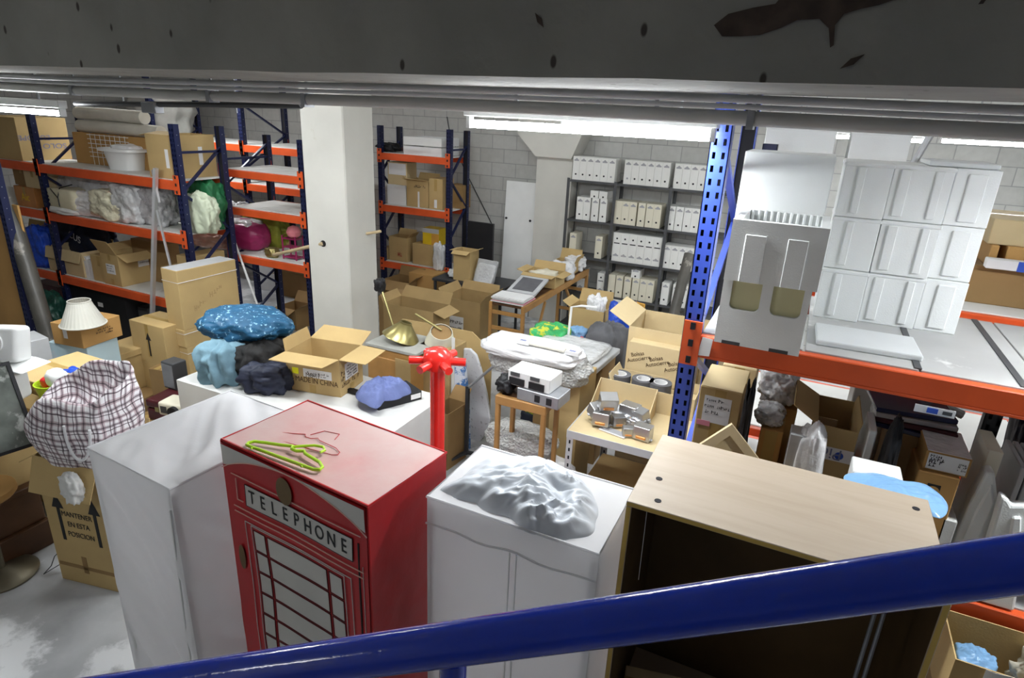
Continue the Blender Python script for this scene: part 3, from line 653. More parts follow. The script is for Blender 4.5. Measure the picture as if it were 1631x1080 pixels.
for a, b in ((.02, .02), (w-.02, .02), (.02, d-.02), (w-.02, d-.02)): MB().tube([(a, b, 0), (a, b, zt-.03)], .009, 8).build('frame_leg', 'white_plastic', t)
W2 = (x0, y0, w, d, zt)
pts = [on(x, y, zt+.03) for x, y in [(700, 768), (735, 748), (775, 722), (850, 720), (900, 735), (945, 775), (952, 815), (945, 838), (905, 848), (860, 838), (810, 812), (760, 790), (720, 778)]]
heap('tarp', 'tarp', 'crumpled silver grey sheet heaped on the white fabric wardrobe', 'sheet', pts, zt-.004, .085, seed=3, freq=7, amp=.75, n=160, rings=44, base=.5, anis=(.55, 1.5, .5))
# wooden wardrobe, right
zt = 1.88; P = on(998, 798, zt); Bk = on(1065, 697, zt); R_ = on(1478, 793, zt); x0, y0 = P.x, P.y; w = R_.x-x0; d = (Bk.y+R_.y)/2-y0; th = .018
t = thing('open_wardrobe', 'dusty wooden wardrobe carcass without doors, standing behind the blue handrail', 'wardrobe', (x0, y0, 0))
def panel(nm, a, m='laminate', edge=True):
    o = MB().box(*a).build(nm, [m, 'laminate_edge', 'laminate_shaded'], t, bevel=.002)
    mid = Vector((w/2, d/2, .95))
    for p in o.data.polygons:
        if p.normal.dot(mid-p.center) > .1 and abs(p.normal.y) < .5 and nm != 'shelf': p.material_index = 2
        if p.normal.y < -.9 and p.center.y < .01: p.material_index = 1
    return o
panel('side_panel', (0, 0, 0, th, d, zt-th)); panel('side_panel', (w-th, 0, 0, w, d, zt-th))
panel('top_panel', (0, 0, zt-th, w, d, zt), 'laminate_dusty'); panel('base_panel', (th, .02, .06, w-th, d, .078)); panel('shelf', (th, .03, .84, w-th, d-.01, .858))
MB().box(th, d-.008, .05, w-th, d-.002, zt-th).build('back_panel', 'laminate_shaded', t); MB().box(th, .04, 0, w-th, .055, .06).build('plinth', 'laminate', t)
for u, v in ((.10, .10), (.07, .36), (.95, .84), (.95, .2)):
    MB().lathe([(.011, 0), (.011, .0012)], 16).build('dowel_hole', 'slot_dark', t, loc=(w*u, d*v, zt+.0002))
MB().tube([(.055, .06, zt-th), (.06, .055, zt-.32)], .0012, 5).build('edge_glint', 'paper', t)  # white line drawn for light caught on a reflecting edge
for u in (.845, .87): MB().tube([(w*u, .1, 0.86), (w*u, .1, zt-th)], .006, 8).build('door_runner', 'galv', t)
WD = (x0, y0, w, d, zt)
DD = (.22, .16, .14)
r = carton('white labelled parcel on the inner shelf of the wooden wardrobe', x0+.06, y0+.08, .858, *DD, yaw=rad(12), c='card_pale'); pan(r, DD, 'f', .02, .02, .2, .13, 'paper'); scrawl(r, DD, 'f', [(.04, .10, .12)], .03, off=.0035)
soft('paper_bundle', 'film_white', 'pale plastic-wrapped bundle on the inner shelf of the wooden wardrobe', 'bundle', (x0+.42, y0+.2, .858), (.3, .2, .12), seed=4)
# ------------------------------------------------------------------ cardboard box with arrows, plaid bag, left corner
f0 = on(100, 921, 0); f1 = on(196, 945, 0); f2 = on(213, 931, 0); yaw = math.atan2(f1.y-f0.y, f1.x-f0.x); w = (f1-f0).length; d = .40
hh = at(50, 714, f0.y).z*.5+at(160, 760, f1.y).z*.5
r = carton('tall open cardboard box with two black up arrows standing on the bare floor', f0.x, f0.y, 0, w, d, hh, yaw=yaw, flaps={'f': 158, 'r': 172, 'b': 20, 'l': 120}, flen={'f': .22, 'r': .2, 'b': .12, 'l': .16}); D = (w, d, hh)
ftext(r, D, 'f', w*.50, hh*.58, 'MANTENER', .052, sx=.85); ftext(r, D, 'f', w*.50, hh*.50, 'EN ESTA', .052, sx=.85); ftext(r, D, 'f', w*.51, hh*.42, 'POSICION', .052, sx=.85)
for u in (.22, .80):
    x = w*u; z = hh*.36
    MB().box(x-.012, -.002, z, x+.012, -.0005, z+hh*.26).add([(x-.045, -.0015, z+hh*.26), (x+.045, -.0015, z+hh*.26), (x, -.0015, z+hh*.38)], [(0, 1, 2)]).build('printed_arrow', 'ink', r)
MB().box(.01, -.0014, hh*.13, w-.01, -.0004, hh*.16).box(w*.42, -.0014, hh*.1, w*.5, -.0004, hh*.24).build('tape', 'card_dark', r)
bc = on(146, 690, hh+.02); b0 = Vector((f0.x*.45+f1.x*.55, f0.y+.24, 0))
t = thing('plaid_bag', 'grey and white plaid laundry bag slumped on the tall arrow-marked cardboard box', 'bag', (b0.x+.0, b0.y-.02, hh-.16), rad(14))
rg = [(0, .17, .12, 0, 0), (.05, .21, .15, 0, 0), (.14, .24, .17, -.01, 0), (.24, .29, .21, -.02, -.01), (.36, .31, .23, -.02, -.01), (.47, .30, .22, -.01, 0), (.55, .285, .19, .0, .0), (.61, .275, .165, .01, .01), (.625, .265, .150, .01, .01), (.60, .25, .13, .01, .01), (.50, .22, .11, .01, .0), (.44, .10, .05, 0, 0)]
n = 72; vs = []; fs = []
for k, (z, a, b, ox, oy) in enumerate(rg):
    for j in range(n):
        th_ = 2*PI*j/n; c_, s_ = math.cos(th_), math.sin(th_); p = Vector((c_, s_, z*3))
        q = 1+.10*noise.noise(p*1.6)+.07*(1-2*abs(noise.noise(p*3.1+Vector((3, 1, 2)))))+.02*noise.noise(p*8)
        e = .72; zz = z*(1+.10*c_*(z > .3)+.12*noise.noise(Vector((c_, s_, 5))*1.3))+(.085*s_*min(1, max(0, z-.3)*5)) if z > .05 else z
        vs.append((ox+a*q*math.copysign(abs(c_)**e, c_), oy+b*q*math.copysign(abs(s_)**e, s_), zz))
for k in range(len(rg)-1):
    for j in range(n): fs.append((k*n+j, k*n+(j+1) % n, (k+1)*n+(j+1) % n, (k+1)*n+j))
fs += [tuple(range(n-1, -1, -1)), tuple((len(rg)-1)*n+j for j in range(n))]
MB().add(vs, fs).build('body', 'plaid', t, smooth=True, ang=70, sub=1)
hp = [(.08+.085*(1-math.cos(PI*i/14)), -.235-.02*math.sin(PI*i/14), .46-.20*math.sin(PI*i/14)) for i in range(15)]
MB().tube(hp, .008, 8).build('handle', 'white_cloth', t, smooth=True)
soft('white_cloth', 'sheet', 'white rag hanging out over the front flap of the arrow box', 'cloth', (f1.x-.10, f1.y-.10, hh-.20), (.13, .09, .19), seed=6, amp=.3, freq=3, ridge=1)
# brown chest behind, open box on it, framed picture, fan parts
c0 = on(85, 866, 0)
t = thing('wooden_chest', 'dark brown wooden chest on the floor under the big open box at far left', 'chest', (c0.x-1.1, c0.y-.78, 0))
MB().box(0, 0, 0, 1.1, .8, .2).build('plinth', 'wood_dark', t, bevel=.006); MB().box(.01, .01, .2, 1.07, .79, .46).build('body', 'wood_dark', t, bevel=.006); MB().box(0, 0, .46, 1.1, .8, .5).build('lid', 'wood_dark', t, bevel=.004)
r = carton('wide open cardboard box on the dark chest under the framed picture', c0.x-.95, c0.y-.45, .5, .88, .62, .42, yaw=rad(0), flaps={'r': 168, 'f': 150, 'b': 30}, flen={'r': .12, 'f': .16, 'b': .1})
fp = at(0, 720, 1.75)
t = thing('framed_picture', 'large black-framed grey landscape print propped on the open box at far left', 'picture', (0, 0, .93), 0)
pa = on(62, 707, .93); pb = on(0, 727, .93); ya = math.atan2(pa.y-pb.y, pa.x-pb.x); t.location = (pa.x-.82*math.cos(ya), pa.y-.82*math.sin(ya), .93+.02); t.rotation_euler = (rad(-22), 0, ya)
MB().box(0, .004, 0, .8, .012, .5).build('print', 'glass_grey', t)
MB().box(-.02, -.004, -.02, .82, .018, 0).box(-.02, -.004, .5, .82, .018, .52).box(-.02, -.004, 0, 0, .018, .5).box(.8, -.004, 0, .82, .018, .5).build('frame', 'black', t)
s0 = on(14, 940, 0)
t = thing('pedestal_stool', 'brown-seated stool with a round metal base on the floor at far left', 'stool', (s0.x-.17, s0.y+.06, 0))
MB().lathe([(.19, 0), (.195, .015), (.17, .035), (.06, .055), (.035, .07)], 36).build('base', 'brass_dark', t, smooth=True)
MB().lathe([(.022, .05), (.022, .60)], 16).build('column', 'brass_dark', t, smooth=True)
MB().lathe([(.17, .60), (.185, .62), (.18, .65), (.12, .655)], 36).build('seat', 'card_orange', t, smooth=True)
MB().tube([(.22, .12, .01), (.25, .16, .06), (.23, .2, .1), (.27, .21, .14)], .003, 5).tube([(.22, .12, .01), (.27, .2, .05), (.26, .22, .12)], .003, 5).build('cable', 'black', t)
# white fan heater parts heaped on the picture and box
def shell(label, px, py, z, s, yaw, pitch, dial=True):
    c = on(px, py, z); t = thing('plastic_housing', label, 'appliance', (c.x, c.y, z), yaw); t.rotation_euler[0] = pitch
    mb = MB().box(-.5*s, -.18*s, 0, .5*s, .18*s, .55*s).build('body', 'white_plastic', t, bevel=.07*s, seg=4, smooth=True)
    if dial:
        MB().lathe([(.17*s, 0), (.17*s, .03*s), (.13*s, .035*s), (.12*s, .02*s), (.05*s, .02*s), (.045*s, .06*s)], 28, 0, Matrix.Translation((.15*s, -.18*s, .3*s)) @ Matrix.Rotation(PI/2, 4, 'X')).build('dial', 'white_plastic', t, smooth=True)
    for q in range(3): MB().box(-.42*s+q*.06*s, -.185*s, .12*s, -.39*s+q*.06*s, -.17*s, .45*s).build('vent', 'steel_dark', t)
    return t
zc = .92
struct_sup = carton('closed cardboard carton behind the framed picture at far left', -5.0, c0.y+.25, 0, .55, .5, 1.08)
shell('white plastic heater housing with a round dial, topmost at far left', -14, 575, 1.36, .42, rad(28), rad(-14))
shell('white plastic housing lying under the dialled one at far left', -14, 634, 1.082, .46, rad(24), rad(0), False)
MB_t = thing('plastic_tray', 'long white plastic tray with a pointed end jutting right below the heater housing', 'tray', (0, 0, 1.31), rad(14))
tip = on(55, 592, 1.33); MB_t.location = (tip.x-.50, tip.y-.20, 1.31)
MB().prism([(0, 0), (.42, 0), (.52, .03), (.40, .05), (0, .06)], .22).build('body', 'white_plastic', MB_t, bevel=.008, seg=2)
# ------------------------------------------------------------------ more builders
def corner(label, L, C, R, z, top=None, h=None, lr='r', **k):
    """carton with its near bottom corner at photo point C on height z; edges run to R (right) and L (left)"""
    c = on(*C, z); r = on(*R, z); l = on(*L, z); u = (r-c); u.z = 0
    yaw = math.atan2(u.y, u.x); w = u.length; d = abs((l-c).dot(Vector((-math.sin(yaw), math.cos(yaw), 0))))
    if h is None: h = at(*top, c.y).z-z
    return carton(label, c.x, c.y, z, w, max(d, .03), h, yaw=yaw, **k)
def ctr(px, py, Y): return at(px, py, Y)
def pack(m, label, cat, xl, yb, xr, yt, Y, d, z0=None, name='plastic_bag', group=None, zf=1.22, **k):
    k.setdefault('sub', 5); k.setdefault('ridge', .9); k.setdefault('amp', .26)
    """soft bag whose middle plane is Y, filling the surveyed outline"""
    a = at(xl, yb, Y); b = at(xr, yt, Y); z = a.z if z0 is None else z0
    return soft(name, m, label, cat, ((a.x+b.x)/2, Y, z), (abs(b.x-a.x)*1.12, d*1.1, max(.02, (b.z-z))*zf), group=group, **k)
def pole(name, m, label, cat, pts, r, n=10, group=None, part='shaft'):
    o = MB().tube(pts, r, n).build(name, m, None, smooth=True); return tag(o, label, cat, group)
def slab(name, m, label, cat, a, b, h, t, tilt=0, group=None, bevel=.003, z=None):
    """upright sheet between floor points a and b"""
    yaw = math.atan2(b.y-a.y, b.x-a.x); L = math.hypot(b.x-a.x, b.y-a.y)
    o = MB().box(0, 0, 0, L, t, h).build(name, m, None, bevel=bevel); o.location = (a.x, a.y, a.z if z is None else z); o.rotation_euler = (tilt, 0, yaw)
    return tag(o, label, cat, group)
D1, D2, D3 = 2.177, 1.607, .822
# ------------------------------------------------------------------ left rack, top shelf
r = carton('big upside-down cardboard carton with faint blue lettering on the left rack top shelf', -9.6, 4.53, D1, .85, .585, .50); D = (.85, .585, .5)
ftext(r, D, 'r', .40, .17, 'SOLO', .085, 'ink_slate', rot=PI, sx=1.3); ftext(r, D, 'r', .18, .27, 'EUROPE', .085, 'ink_slate', rot=PI, sx=1.2)
r = carton('open carton with white hand holes at the right end of the left rack top shelf', -6.46, 4.545, D1, .36, .555, .44, flaps={'b': 95, 'l': 100, 'f': -80}, flen={'l': .12, 'b': .2, 'f': .15}); D = (.36, .555, .44)
for f_, u, v in (('f', .3, .20), ('r', .36, .22)): pan(r, D, f_, u-.02, v-.09, u+.03, v+.1, 'paper', 'hand_hole')
c = at(203, 264, 4.82)
t = thing('plastic_tub', 'white oval plastic tub with a crumpled liner on the left rack top shelf', 'tub', (c.x, 4.82, D1), rad(8))
mb = MB(); n = 28
def ov(a, b, z, p=.75): return [(a*math.copysign(abs(math.cos(2*PI*i/n))**p, math.cos(2*PI*i/n)), b*math.copysign(abs(math.sin(2*PI*i/n))**p, math.sin(2*PI*i/n)), z) for i in range(n)]
rings = [ov(.20, .13, 0), ov(.24, .16, .20), ov(.30, .20, .205), ov(.30, .20, .235), ov(.255, .165, .24), ov(.19, .12, .02)]
vs = sum(rings, []); fs = [(k*n+i, k*n+(i+1) % n, (k+1)*n+(i+1) % n, (k+1)*n+i) for k in range(5) for i in range(n)]+[tuple(range(n)), tuple(5*n+i for i in range(n))]
mb.add(vs, fs).build('body', 'white_plastic', t, smooth=True)
lump('liner', 'film_white', t, (.42, .26, .16), seed=8, loc=(.03, .02, .14))
t = thing('walking_aid', 'pale blue arched tube frame behind the white tub on the left rack', 'frame', (0, 0, 0))
b0 = at(140, 222, 4.98)
arc = [at(x, y, 4.98) for x, y in [(131, 236), (136, 219), (150, 206), (172, 198), (192, 201), (214, 215), (238, 238)]]; arc[0].z = D1+.012; arc[-1].z = D1+.012
MB().tube(arc, .011, 8).build('arch', 'sky_steel', t, smooth=True)
for x in (168, 184): q = at(x, 199, 4.98); MB().tube([(q.x, q.y, q.z), (q.x+.1, q.y-.02, D1+.01)], .007, 6).build('strut', 'sky_steel', t, smooth=True)
t.location = (0, 0, 0)
carton('low brown carton behind the white tub carrying the cream foam rolls', -8.30, 4.90, D1, 1.75, .20, .36, c='card_orange', tape='')
zr = D1+.36+.075
for i in range(2): pole('foam_roll', 'foam_cream', ['upper long cream foam roll on the low carton behind the white tub', 'lower long cream foam roll on the low carton behind the white tub'][i], 'roll', [Vector((-8.25, 4.99, zr+.148*(1-i))), Vector((-7.3-.25*(1-i), 4.99, zr+.148*(1-i))), Vector((-6.78-.25*(1-i), 4.98, zr+.148*(1-i)-.006))], .073, 14)
t = thing('wire_rack', 'stack of white wire racks standing behind the white tub', 'rack', (-7.95, 4.86, D1))
mb = MB()
for k in range(6): mb.tube([(0, 0, .10+.05*k), (.75, 0, .10+.05*k)], .004, 5)
for k in range(8): mb.tube([(.05+.09*k, .004, 0), (.05+.09*k, .004, .36)], .003, 5)
mb.build('wires', 'white_plastic', t)
soft('foam_bundle', 'grey_foam', 'big crumpled grey foam bundle on the far back rack beside the cream rolls', 'bundle', (at(260, 200, 7.3).x, 7.3, 2.386), (1.1, .7, .85), seed=3, amp=.25)
# second shelf
r = carton('brown cardboard carton with yellow lettering on the left rack middle shelf', -9.12, 4.55, D2, .42, .42, .25, c='copper'); ftext(r, (.42, .42, .25), 'f', .22, .12, 'Aic', .13, 'yellow')
carton('dark cardboard carton on top of the brown yellow-lettered one', -9.2, 4.62, D2+.25, .34, .36, .25, c='card_dark')
carton('beige cardboard carton behind the blue post, on the brown yellow-lettered one', -8.855, 4.56, D2+.25, .34, .40, .22, c='card_pale')
t = thing('cream_bag', 'cream zipped fabric bag with dark piping bulging off the left rack middle shelf', 'bag', (-8.08, 4.66, D2+.07))
lump('body', 'cream_fabric', t, (.62, .42, .30), seed=2, amp=.06, box=.75)
MB().tube([(.02, -.20, .03), (.03, -.205, .14), (.0, -.15, .24), (.0, .0, .268)], .006, 6).tube([(.03, -.206, .13), (-.15, -.17, .22), (-.28, -.1, .2)], .006, 6).build('piping', 'black', t, smooth=True)
soft('towel', 'sheet', 'folded white towel under the cream bag on the left rack', 'towel', (-8.10, 4.62, D2), (.56, .36, .1), seed=7, amp=.15)
pack('film_pink', 'pinkish clear-wrapped bundle behind the cream bag on the left rack', 'bag', 68, 322, 108, 274, 4.92, .3, D2, seed=4)
pack('film', 'large clear plastic bag of grey textiles, leftmost of the bags on the middle shelf', 'bag', 108, 320, 182, 281, 4.9, .36, D2, seed=5)
pack('film_white', 'milky plastic bag bulging at the front of the left rack middle shelf', 'bag', 110, 347, 176, 312, 4.68, .3, D2, seed=6)
pack('film_cream', 'creamy plastic bag slipping over the front beam beside the milky one', 'bag', 164, 348, 204, 312, 4.66, .3, D2, seed=7)
pack('film', 'clear plastic bag with a maroon piece inside on the left rack', 'bag', 198, 356, 228, 302, 4.68, .3, D2, seed=8)
pack('film_grey', 'dark grey shiny plastic bag behind the aluminium poles on the left rack', 'bag', 232, 352, 272, 300, 4.80, .34, D2, seed=9)
pack('green', 'dark green fabric bag hanging inside the right end frame of the left rack', 'bag', 316, 362, 346, 296, 4.97, .26, D2, seed=10)
pack('pale_green', 'pale green and white printed bag in front of the dark green one', 'bag', 305, 372, 338, 318, 4.74, .2, D2, seed=11)
# third shelf
r = fb('open low carton with its front flap hanging, leftmost on the left rack lower shelf', 82, 438, 128, 403, 4.56, .42, z0=D3, c='card_pale', flaps={'f': 165, 'r': 160, 'b': 10}, flen={'f': .14, 'r': .1, 'b': .1})
x = r.location.x
for i in range(4): carton(['rear', 'second', 'third', 'front'][i]+' white box standing in the row beside the open carton of papers', at(133, 430, 4.6).x+.07*i, 4.58+.0*i, D3, .066, .34, .30-.03*i, c='paper', tape='', group='white boxes on the left rack')
fb('narrow upright cardboard carton between the white boxes and the labelled open carton', 152, 455, 167, 410, 4.56, .3, z0=D3)
a = at(169, 458, 4.54); w = at(194, 462, 4.54).x-a.x+.02
r = carton('open cardboard carton with shipping labels and raised flaps on the left rack lower shelf', a.x, 4.54, D3, w, .5, .38, flaps={'f': 28, 'r': 115, 'b': 100, 'l': 40}, flen={'f': .2, 'r': .16, 'b': .15, 'l': .1}); D = (w, .5, .38)
pan(r, D, 'f', w*.25, .14, w*.75, .26, 'paper'); pan(r, D, 'r', .24, .2, .42, .32, 'paper'); scrawl(r, D, 'f', [(w*.3, .23, w*.7), (w*.3, .20, w*.6), (w*.3, .17, w*.7)], .018, off=.0035); scrawl(r, D, 'r', [(.26, .28, .4), (.26, .24, .38)], .022, off=.0035)
MB().box(w*.42, -.001, .0, w*.58, 0, .08).build('tape', 'tape', r); MB().box(w*.42, -.001, .3, w*.58, 0, .38).build('tape', 'tape', r)
carton('closed cardboard carton behind the aluminium poles on the left rack lower shelf', -6.60, 4.6, D3, .30, .45, .34)
carton('upright cardboard carton at the right end of the left rack lower shelf', -6.28, 4.58, D3, .22, .46, .52, tape='')
carton('long cardboard carton lying at the back of the left rack lower shelf', -7.55, 4.92, D3, .66, .16, .50, c='card_dark', tape='')
pack('blue_bag', 'blue carrier bag with white print beside the blue post on the left rack', 'bag', 58, 415, 76, 372, 4.62, .2, D3, seed=12)
pack('blue_bag', 'blue crumpled carrier bag behind the open carton of papers', 'bag', 84, 408, 120, 368, 5.0, .2, D3, seed=22)
r = pack('navy', 'dark navy holdall with white letters behind the open cartons on the left rack', 'bag', 108, 410, 170, 352, 4.98, .24, D3, seed=13)
text(r, 'CUS', Matrix.Translation((.0, -.145, .40)) @ Matrix.Rotation(PI/2, 4, 'X') @ Matrix.Rotation(rad(-18), 4, 'Z'), .13, 'paper')
r = fb('red and grey tool case beside the blue carrier bag on the left rack', 40, 412, 55, 378, 4.6, .3, z0=D3, c='red_plastic', name='tool_case', cat='case', tape='')
MB().box(.01, -.012, .0, .10, -.001, .09).build('grey_base', 'galv', r)
fb('open brown carton behind the red tool case on the left rack', 22, 400, 48, 372, 4.82, .25, z0=D3, flaps={'f': 120, 'r': 60, 'b': 15})
# floor level under the left rack
t = fb('black upright suitcase with a small white tag under the left rack', 118, 540, 196, 462, 4.56, .28, z0=0, c='black', name='suitcase', cat='suitcase', tape='')
DD = DIM[t.name]; pan(t, DD, 'f', DD[0]*.55, DD[2]*.62, DD[0]*.63, DD[2]*.69, 'paper', 'name_tag')
MB().tube([(DD[0]*.3, .12, DD[2]), (DD[0]*.3, .12, DD[2]+.04), (DD[0]*.7, .12, DD[2]+.04), (DD[0]*.7, .12, DD[2])], .01, 8).build('handle', 'black', t)
fb('low dark case on the floor right of the black suitcase', 198, 535, 234, 492, 4.7, .4, z0=0, c='steel_dark', name='case', cat='case', tape='')
soft('tool_model', 'steel', 'small metal gadget lying on the low dark case under the left rack', 'gadget', (at(210, 486, 4.9).x, 4.88, at(198, 494, 4.7).z), (.18, .14, .1), seed=3, amp=.4)
fb('maroon case with a handle under the left rack behind the grey roll', 62, 492, 92, 458, 4.7, .3, z0=0, c='maroon', name='case', cat='case', tape='')
pack('dark_green', 'crumpled dark green plastic bag on the floor beside the black suitcase', 'bag', 62, 516, 96, 480, 4.3, .3, 0, seed=15)
pole('wooden_strip', 'wood', 'thin orange wooden slat leaning under the left rack beside the maroon case', 'slat', [(at(46, 432, 4.4).x, 4.42, at(46, 432, 4.4).z), (at(66, 492, 4.35).x, 4.3, 0)], .02, 4)
# ------------------------------------------------------------------ leaning things at far left
b = on(112, 655, 0); a = at(6, 300, 3.45)
pole('wrapped_roll', 'roll_film', 'long grey roll wrapped in film leaning beside the blue upright at far left', 'roll', [b, a], .075, 16)
ux = at(28, 450, 3.3).x
t = thing('rack_upright', 'single dark blue slotted upright leaning free at far left in front of the cardboard sheet', 'upright', (ux, 3.3, 0)); upright(t, -.03, 0, 2.5, 'blue_steel')
MB().box(-.06, -.06, 0, .08, .1, .012).build('foot_plate', 'blue_steel', t)
slab('cardboard_sheet', 'card_orange', 'large brown cardboard sheet standing behind the blue upright at far left', 'sheet', Vector((ux-1.3, 3.42, 0)), Vector((ux+.05, 3.42, 0)), 1.95, .02)
pole('orange_stick', 'wood', 'short orange wooden stick poking out over the grey roll', 'stick', [at(15, 578, 2.45), at(61, 546, 3.03)], .016, 4)
t = thing('aluminium_profile', 'grey aluminium profile standing against the left rack front', 'profile', (0, 0, 0)); p_ = at(248, 268, 4.44); q_ = at(243, 490, 4.36); dr = q_-p_; q_ = p_+dr*(p_.z/(p_.z-q_.z))
MB().bar(p_, q_, .05, .03).build('shaft', 'alu', t); MB().bar(p_+Vector((-.055, 0, -.02)), p_+Vector((-.01, -.01, -.35)), .02, .02).build('end_bracket', 'alu', t)
p_ = at(250, 335, 4.40); q_ = at(272, 425, 4.3); dr = q_-p_; pole('aluminium_strip', 'alu', 'thin pale strip leaning right of the grey aluminium profile', 'strip', [p_, p_+dr*(p_.z/(p_.z-q_.z))], .013, 4)
p_ = at(372, 380, 5.25); q_ = at(412, 492, 5.1); dr = q_-p_; pole('white_pole', 'white_plastic', 'slim white pole leaning against the narrow rack beside the column', 'pole', [p_, p_+dr*(p_.z/(p_.z-q_.z))], .014, 8)
# ------------------------------------------------------------------ narrow rack by the column
t = pack('magenta', 'magenta plastic basin filled with clear film on the narrow rack', 'basin', 366, 394, 420, 356, 5.62, .42, 1.241, name='basin', seed=2, amp=.05, box=.2)
lump('film', 'film', t, (.5, .36, .22), seed=5, loc=(0, 0, .17))
pack('olive', 'olive yellow patterned bag at the back of the narrow rack', 'bag', 400, 380, 450, 338, 5.85, .25, 1.241, seed=4)
fb('small brown carton behind the basin on the narrow rack', 415, 388, 440, 362, 5.78, .2, z0=1.241)
pack('film_grey', 'shiny crumpled foil bag left of the olive bag on the narrow rack', 'bag', 368, 372, 394, 332, 5.9, .16, 1.241, seed=6)
pack('film_pink', 'pink and white wrapped bag seen through the left rack end frame', 'bag', 312, 412, 366, 372, 5.45, .3, 1.241, seed=8)
c = at(468, 412, 5.5)
t = thing('doll_trolley', 'magenta toy trolley with a pink doll head beside the column', 'toy', (c.x, 5.5, 1.241))
for xx in (-.1, .1): MB().tube([(xx, -.06, 0), (xx, -.06, .28), (xx, .06, .28), (xx, .06, 0)], .010, 6).build('frame', 'magenta', t, smooth=True)
for zz in (.02, .14, .24): MB().box(-.1, -.06, zz, .1, .06, zz+.012).build('shelf', 'magenta', t)
MB().lathe([(.02, 0), (.07, .03), (.085, .08), (.06, .13), (.015, .15)], 18).build('doll_head', 'pink', t, smooth=True, loc=(.05, -.02, .255))
soft('foil_pack', 'brass', 'crumpled gold foil pack at the front of the narrow rack under the stick', 'pack', (at(434, 408, 5.42).x, 5.42, 1.241), (.16, .14, .13), seed=3, amp=.3)
t = thing('wooden_stick', 'pale wooden stick sticking into the hole in the column', 'stick', (0, 0, 0))
e = at(514, 388, 4.695); s0 = at(436, 406, 5.16)
MB().tube([s0, e], .019, 10).build('shaft', 'wood_pale', t, smooth=True)
MB().lathe([(.032, 0), (.032, .004)], 18, 0, Matrix.Translation((e.x+.005, 4.698, e.z)) @ Matrix.Rotation(PI/2, 4, 'X')).build('socket', 'black', t)
t = thing('wooden_stick', 'pale stub of stick poking out of the right side of the column', 'stick', (0, 0, 0))
e = at(594, 373, 5.0); MB().tube([(cx1-.0, 4.98, e.z), (cx1+.16, 5.0, e.z+.04)], .014, 8).build('shaft', 'wood_pale', t, smooth=True)
# floor behind, left of the column
f0 = on(446, 470, 0)
carton('open cardboard carton with one raised flap on the floor left of the column', f0.x, f0.y, 0, .62, .5, .42, c='card_dark', flaps={'f': 62, 'b': 40, 'l': 120}, flen={'f': .3, 'b': .2, 'l': .18})
f0 = on(452, 522, 0)
carton('small dark open carton on the floor close to the column foot', f0.x-.1, f0.y, 0, .34, .34, .30, c='card_dark', flaps={'f': 110, 'l': 120, 'r': 60, 'b': 30})
slab('grey_board', 'grey_paint', 'pale grey flat panel standing on the floor behind the narrow rack', 'panel', on(410, 462, 0), on(440, 464, 0), .55, .03)
# ------------------------------------------------------------------ cartons and lamp in the left middle
def near(label, L, C, R, z, h, **k): return corner(label, L, C, R, z, h=h, **k)
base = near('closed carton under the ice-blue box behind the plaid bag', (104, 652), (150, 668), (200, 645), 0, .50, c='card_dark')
zb = .50
r = near('ice-blue printed box under the brown lampshade box', (104, 598), (150, 614), (197, 592), zb, .37, c='ice_blue', tape='')
zb2 = zb+.37
r = near('brown cardboard box with three lines of black print carrying the cream lampshade', (92, 545), (134, 556), (196, 534), zb2, .20, c='card_orange', tape=''); D = DIM[r.name]
scrawl(r, D, 'f', [(D[0]*.36, D[2]*.60, D[0]*.70), (D[0]*.34, D[2]*.48, D[0]*.76), (D[0]*.58, D[2]*.36, D[0]*.76)], .019, 'ink')
pan(r, D, 'l', D[1]*.38, D[2]*.35, D[1]*.52, D[2], 'paper', 'torn_label')
c = on(133, 516, zb2+.2)
t = thing('lampshade', 'cream pleated lampshade standing on the brown printed box', 'lampshade', (c.x, c.y, zb2+.2))
mb = MB(); pr = []
for k, (r0, z) in enumerate([(.175, 0), (.165, .02), (.13, .10), (.10, .17), (.085, .215)]): pr.append((r0, z))
n = 64; vs = []; fs = []
for r0, z in pr:
    for j in range(n): q = r0*(1+(.012 if j % 2 else -.004)); vs.append((q*math.cos(2*PI*j/n), q*math.sin(2*PI*j/n), z))
for i in range(len(pr)-1):
    for j in range(n): fs.append((i*n+j, i*n+(j+1) % n, (i+1)*n+(j+1) % n, (i+1)*n+j))
mb.add(vs, fs).build('shade', 'lamp_fabric', t, solid=.002)
MB().tube([(.178*math.cos(2*PI*i/40), .178*math.sin(2*PI*i/40), .004) for i in range(40)], .006, 6, closed=True).build('bottom_band', 'lamp_fabric', t, smooth=True)
MB().tube([(.087*math.cos(2*PI*i/40), .087*math.sin(2*PI*i/40), .214) for i in range(40)], .005, 6, closed=True).build('top_band', 'lamp_fabric', t, smooth=True)
r = near('flat-topped cardboard carton with a lid right of the ice-blue box', (196, 610), (201, 628), (258, 605), .18, .42, c='card', tape='')
D = DIM[r.name]; MB().box(-.012, -.012, D[2]-.06, D[0]+.012, D[1]+.1, D[2]+.004).build('lid', 'card', r, bevel=.003)
near('low cardboard tray on the floor under the lidded carton', (190, 655), (200, 676), (262, 648), 0, .18, c='card_dark', tape='')
r = fb('taped cardboard carton with a black up arrow beside the tall wrapped stack', 219, 590, 259, 523, 3.72, .34, z0=0); D = DIM[r.name]
ax = D[0]*.52; az = D[2]-.34
MB().box(ax-.012, -.002, az, ax+.012, -.0005, az+.17).add([(ax-.04, -.0015, az+.17), (ax+.04, -.0015, az+.17), (ax, -.0015, az+.25)], [(0, 1, 2)]).build('printed_arrow', 'ink', r)
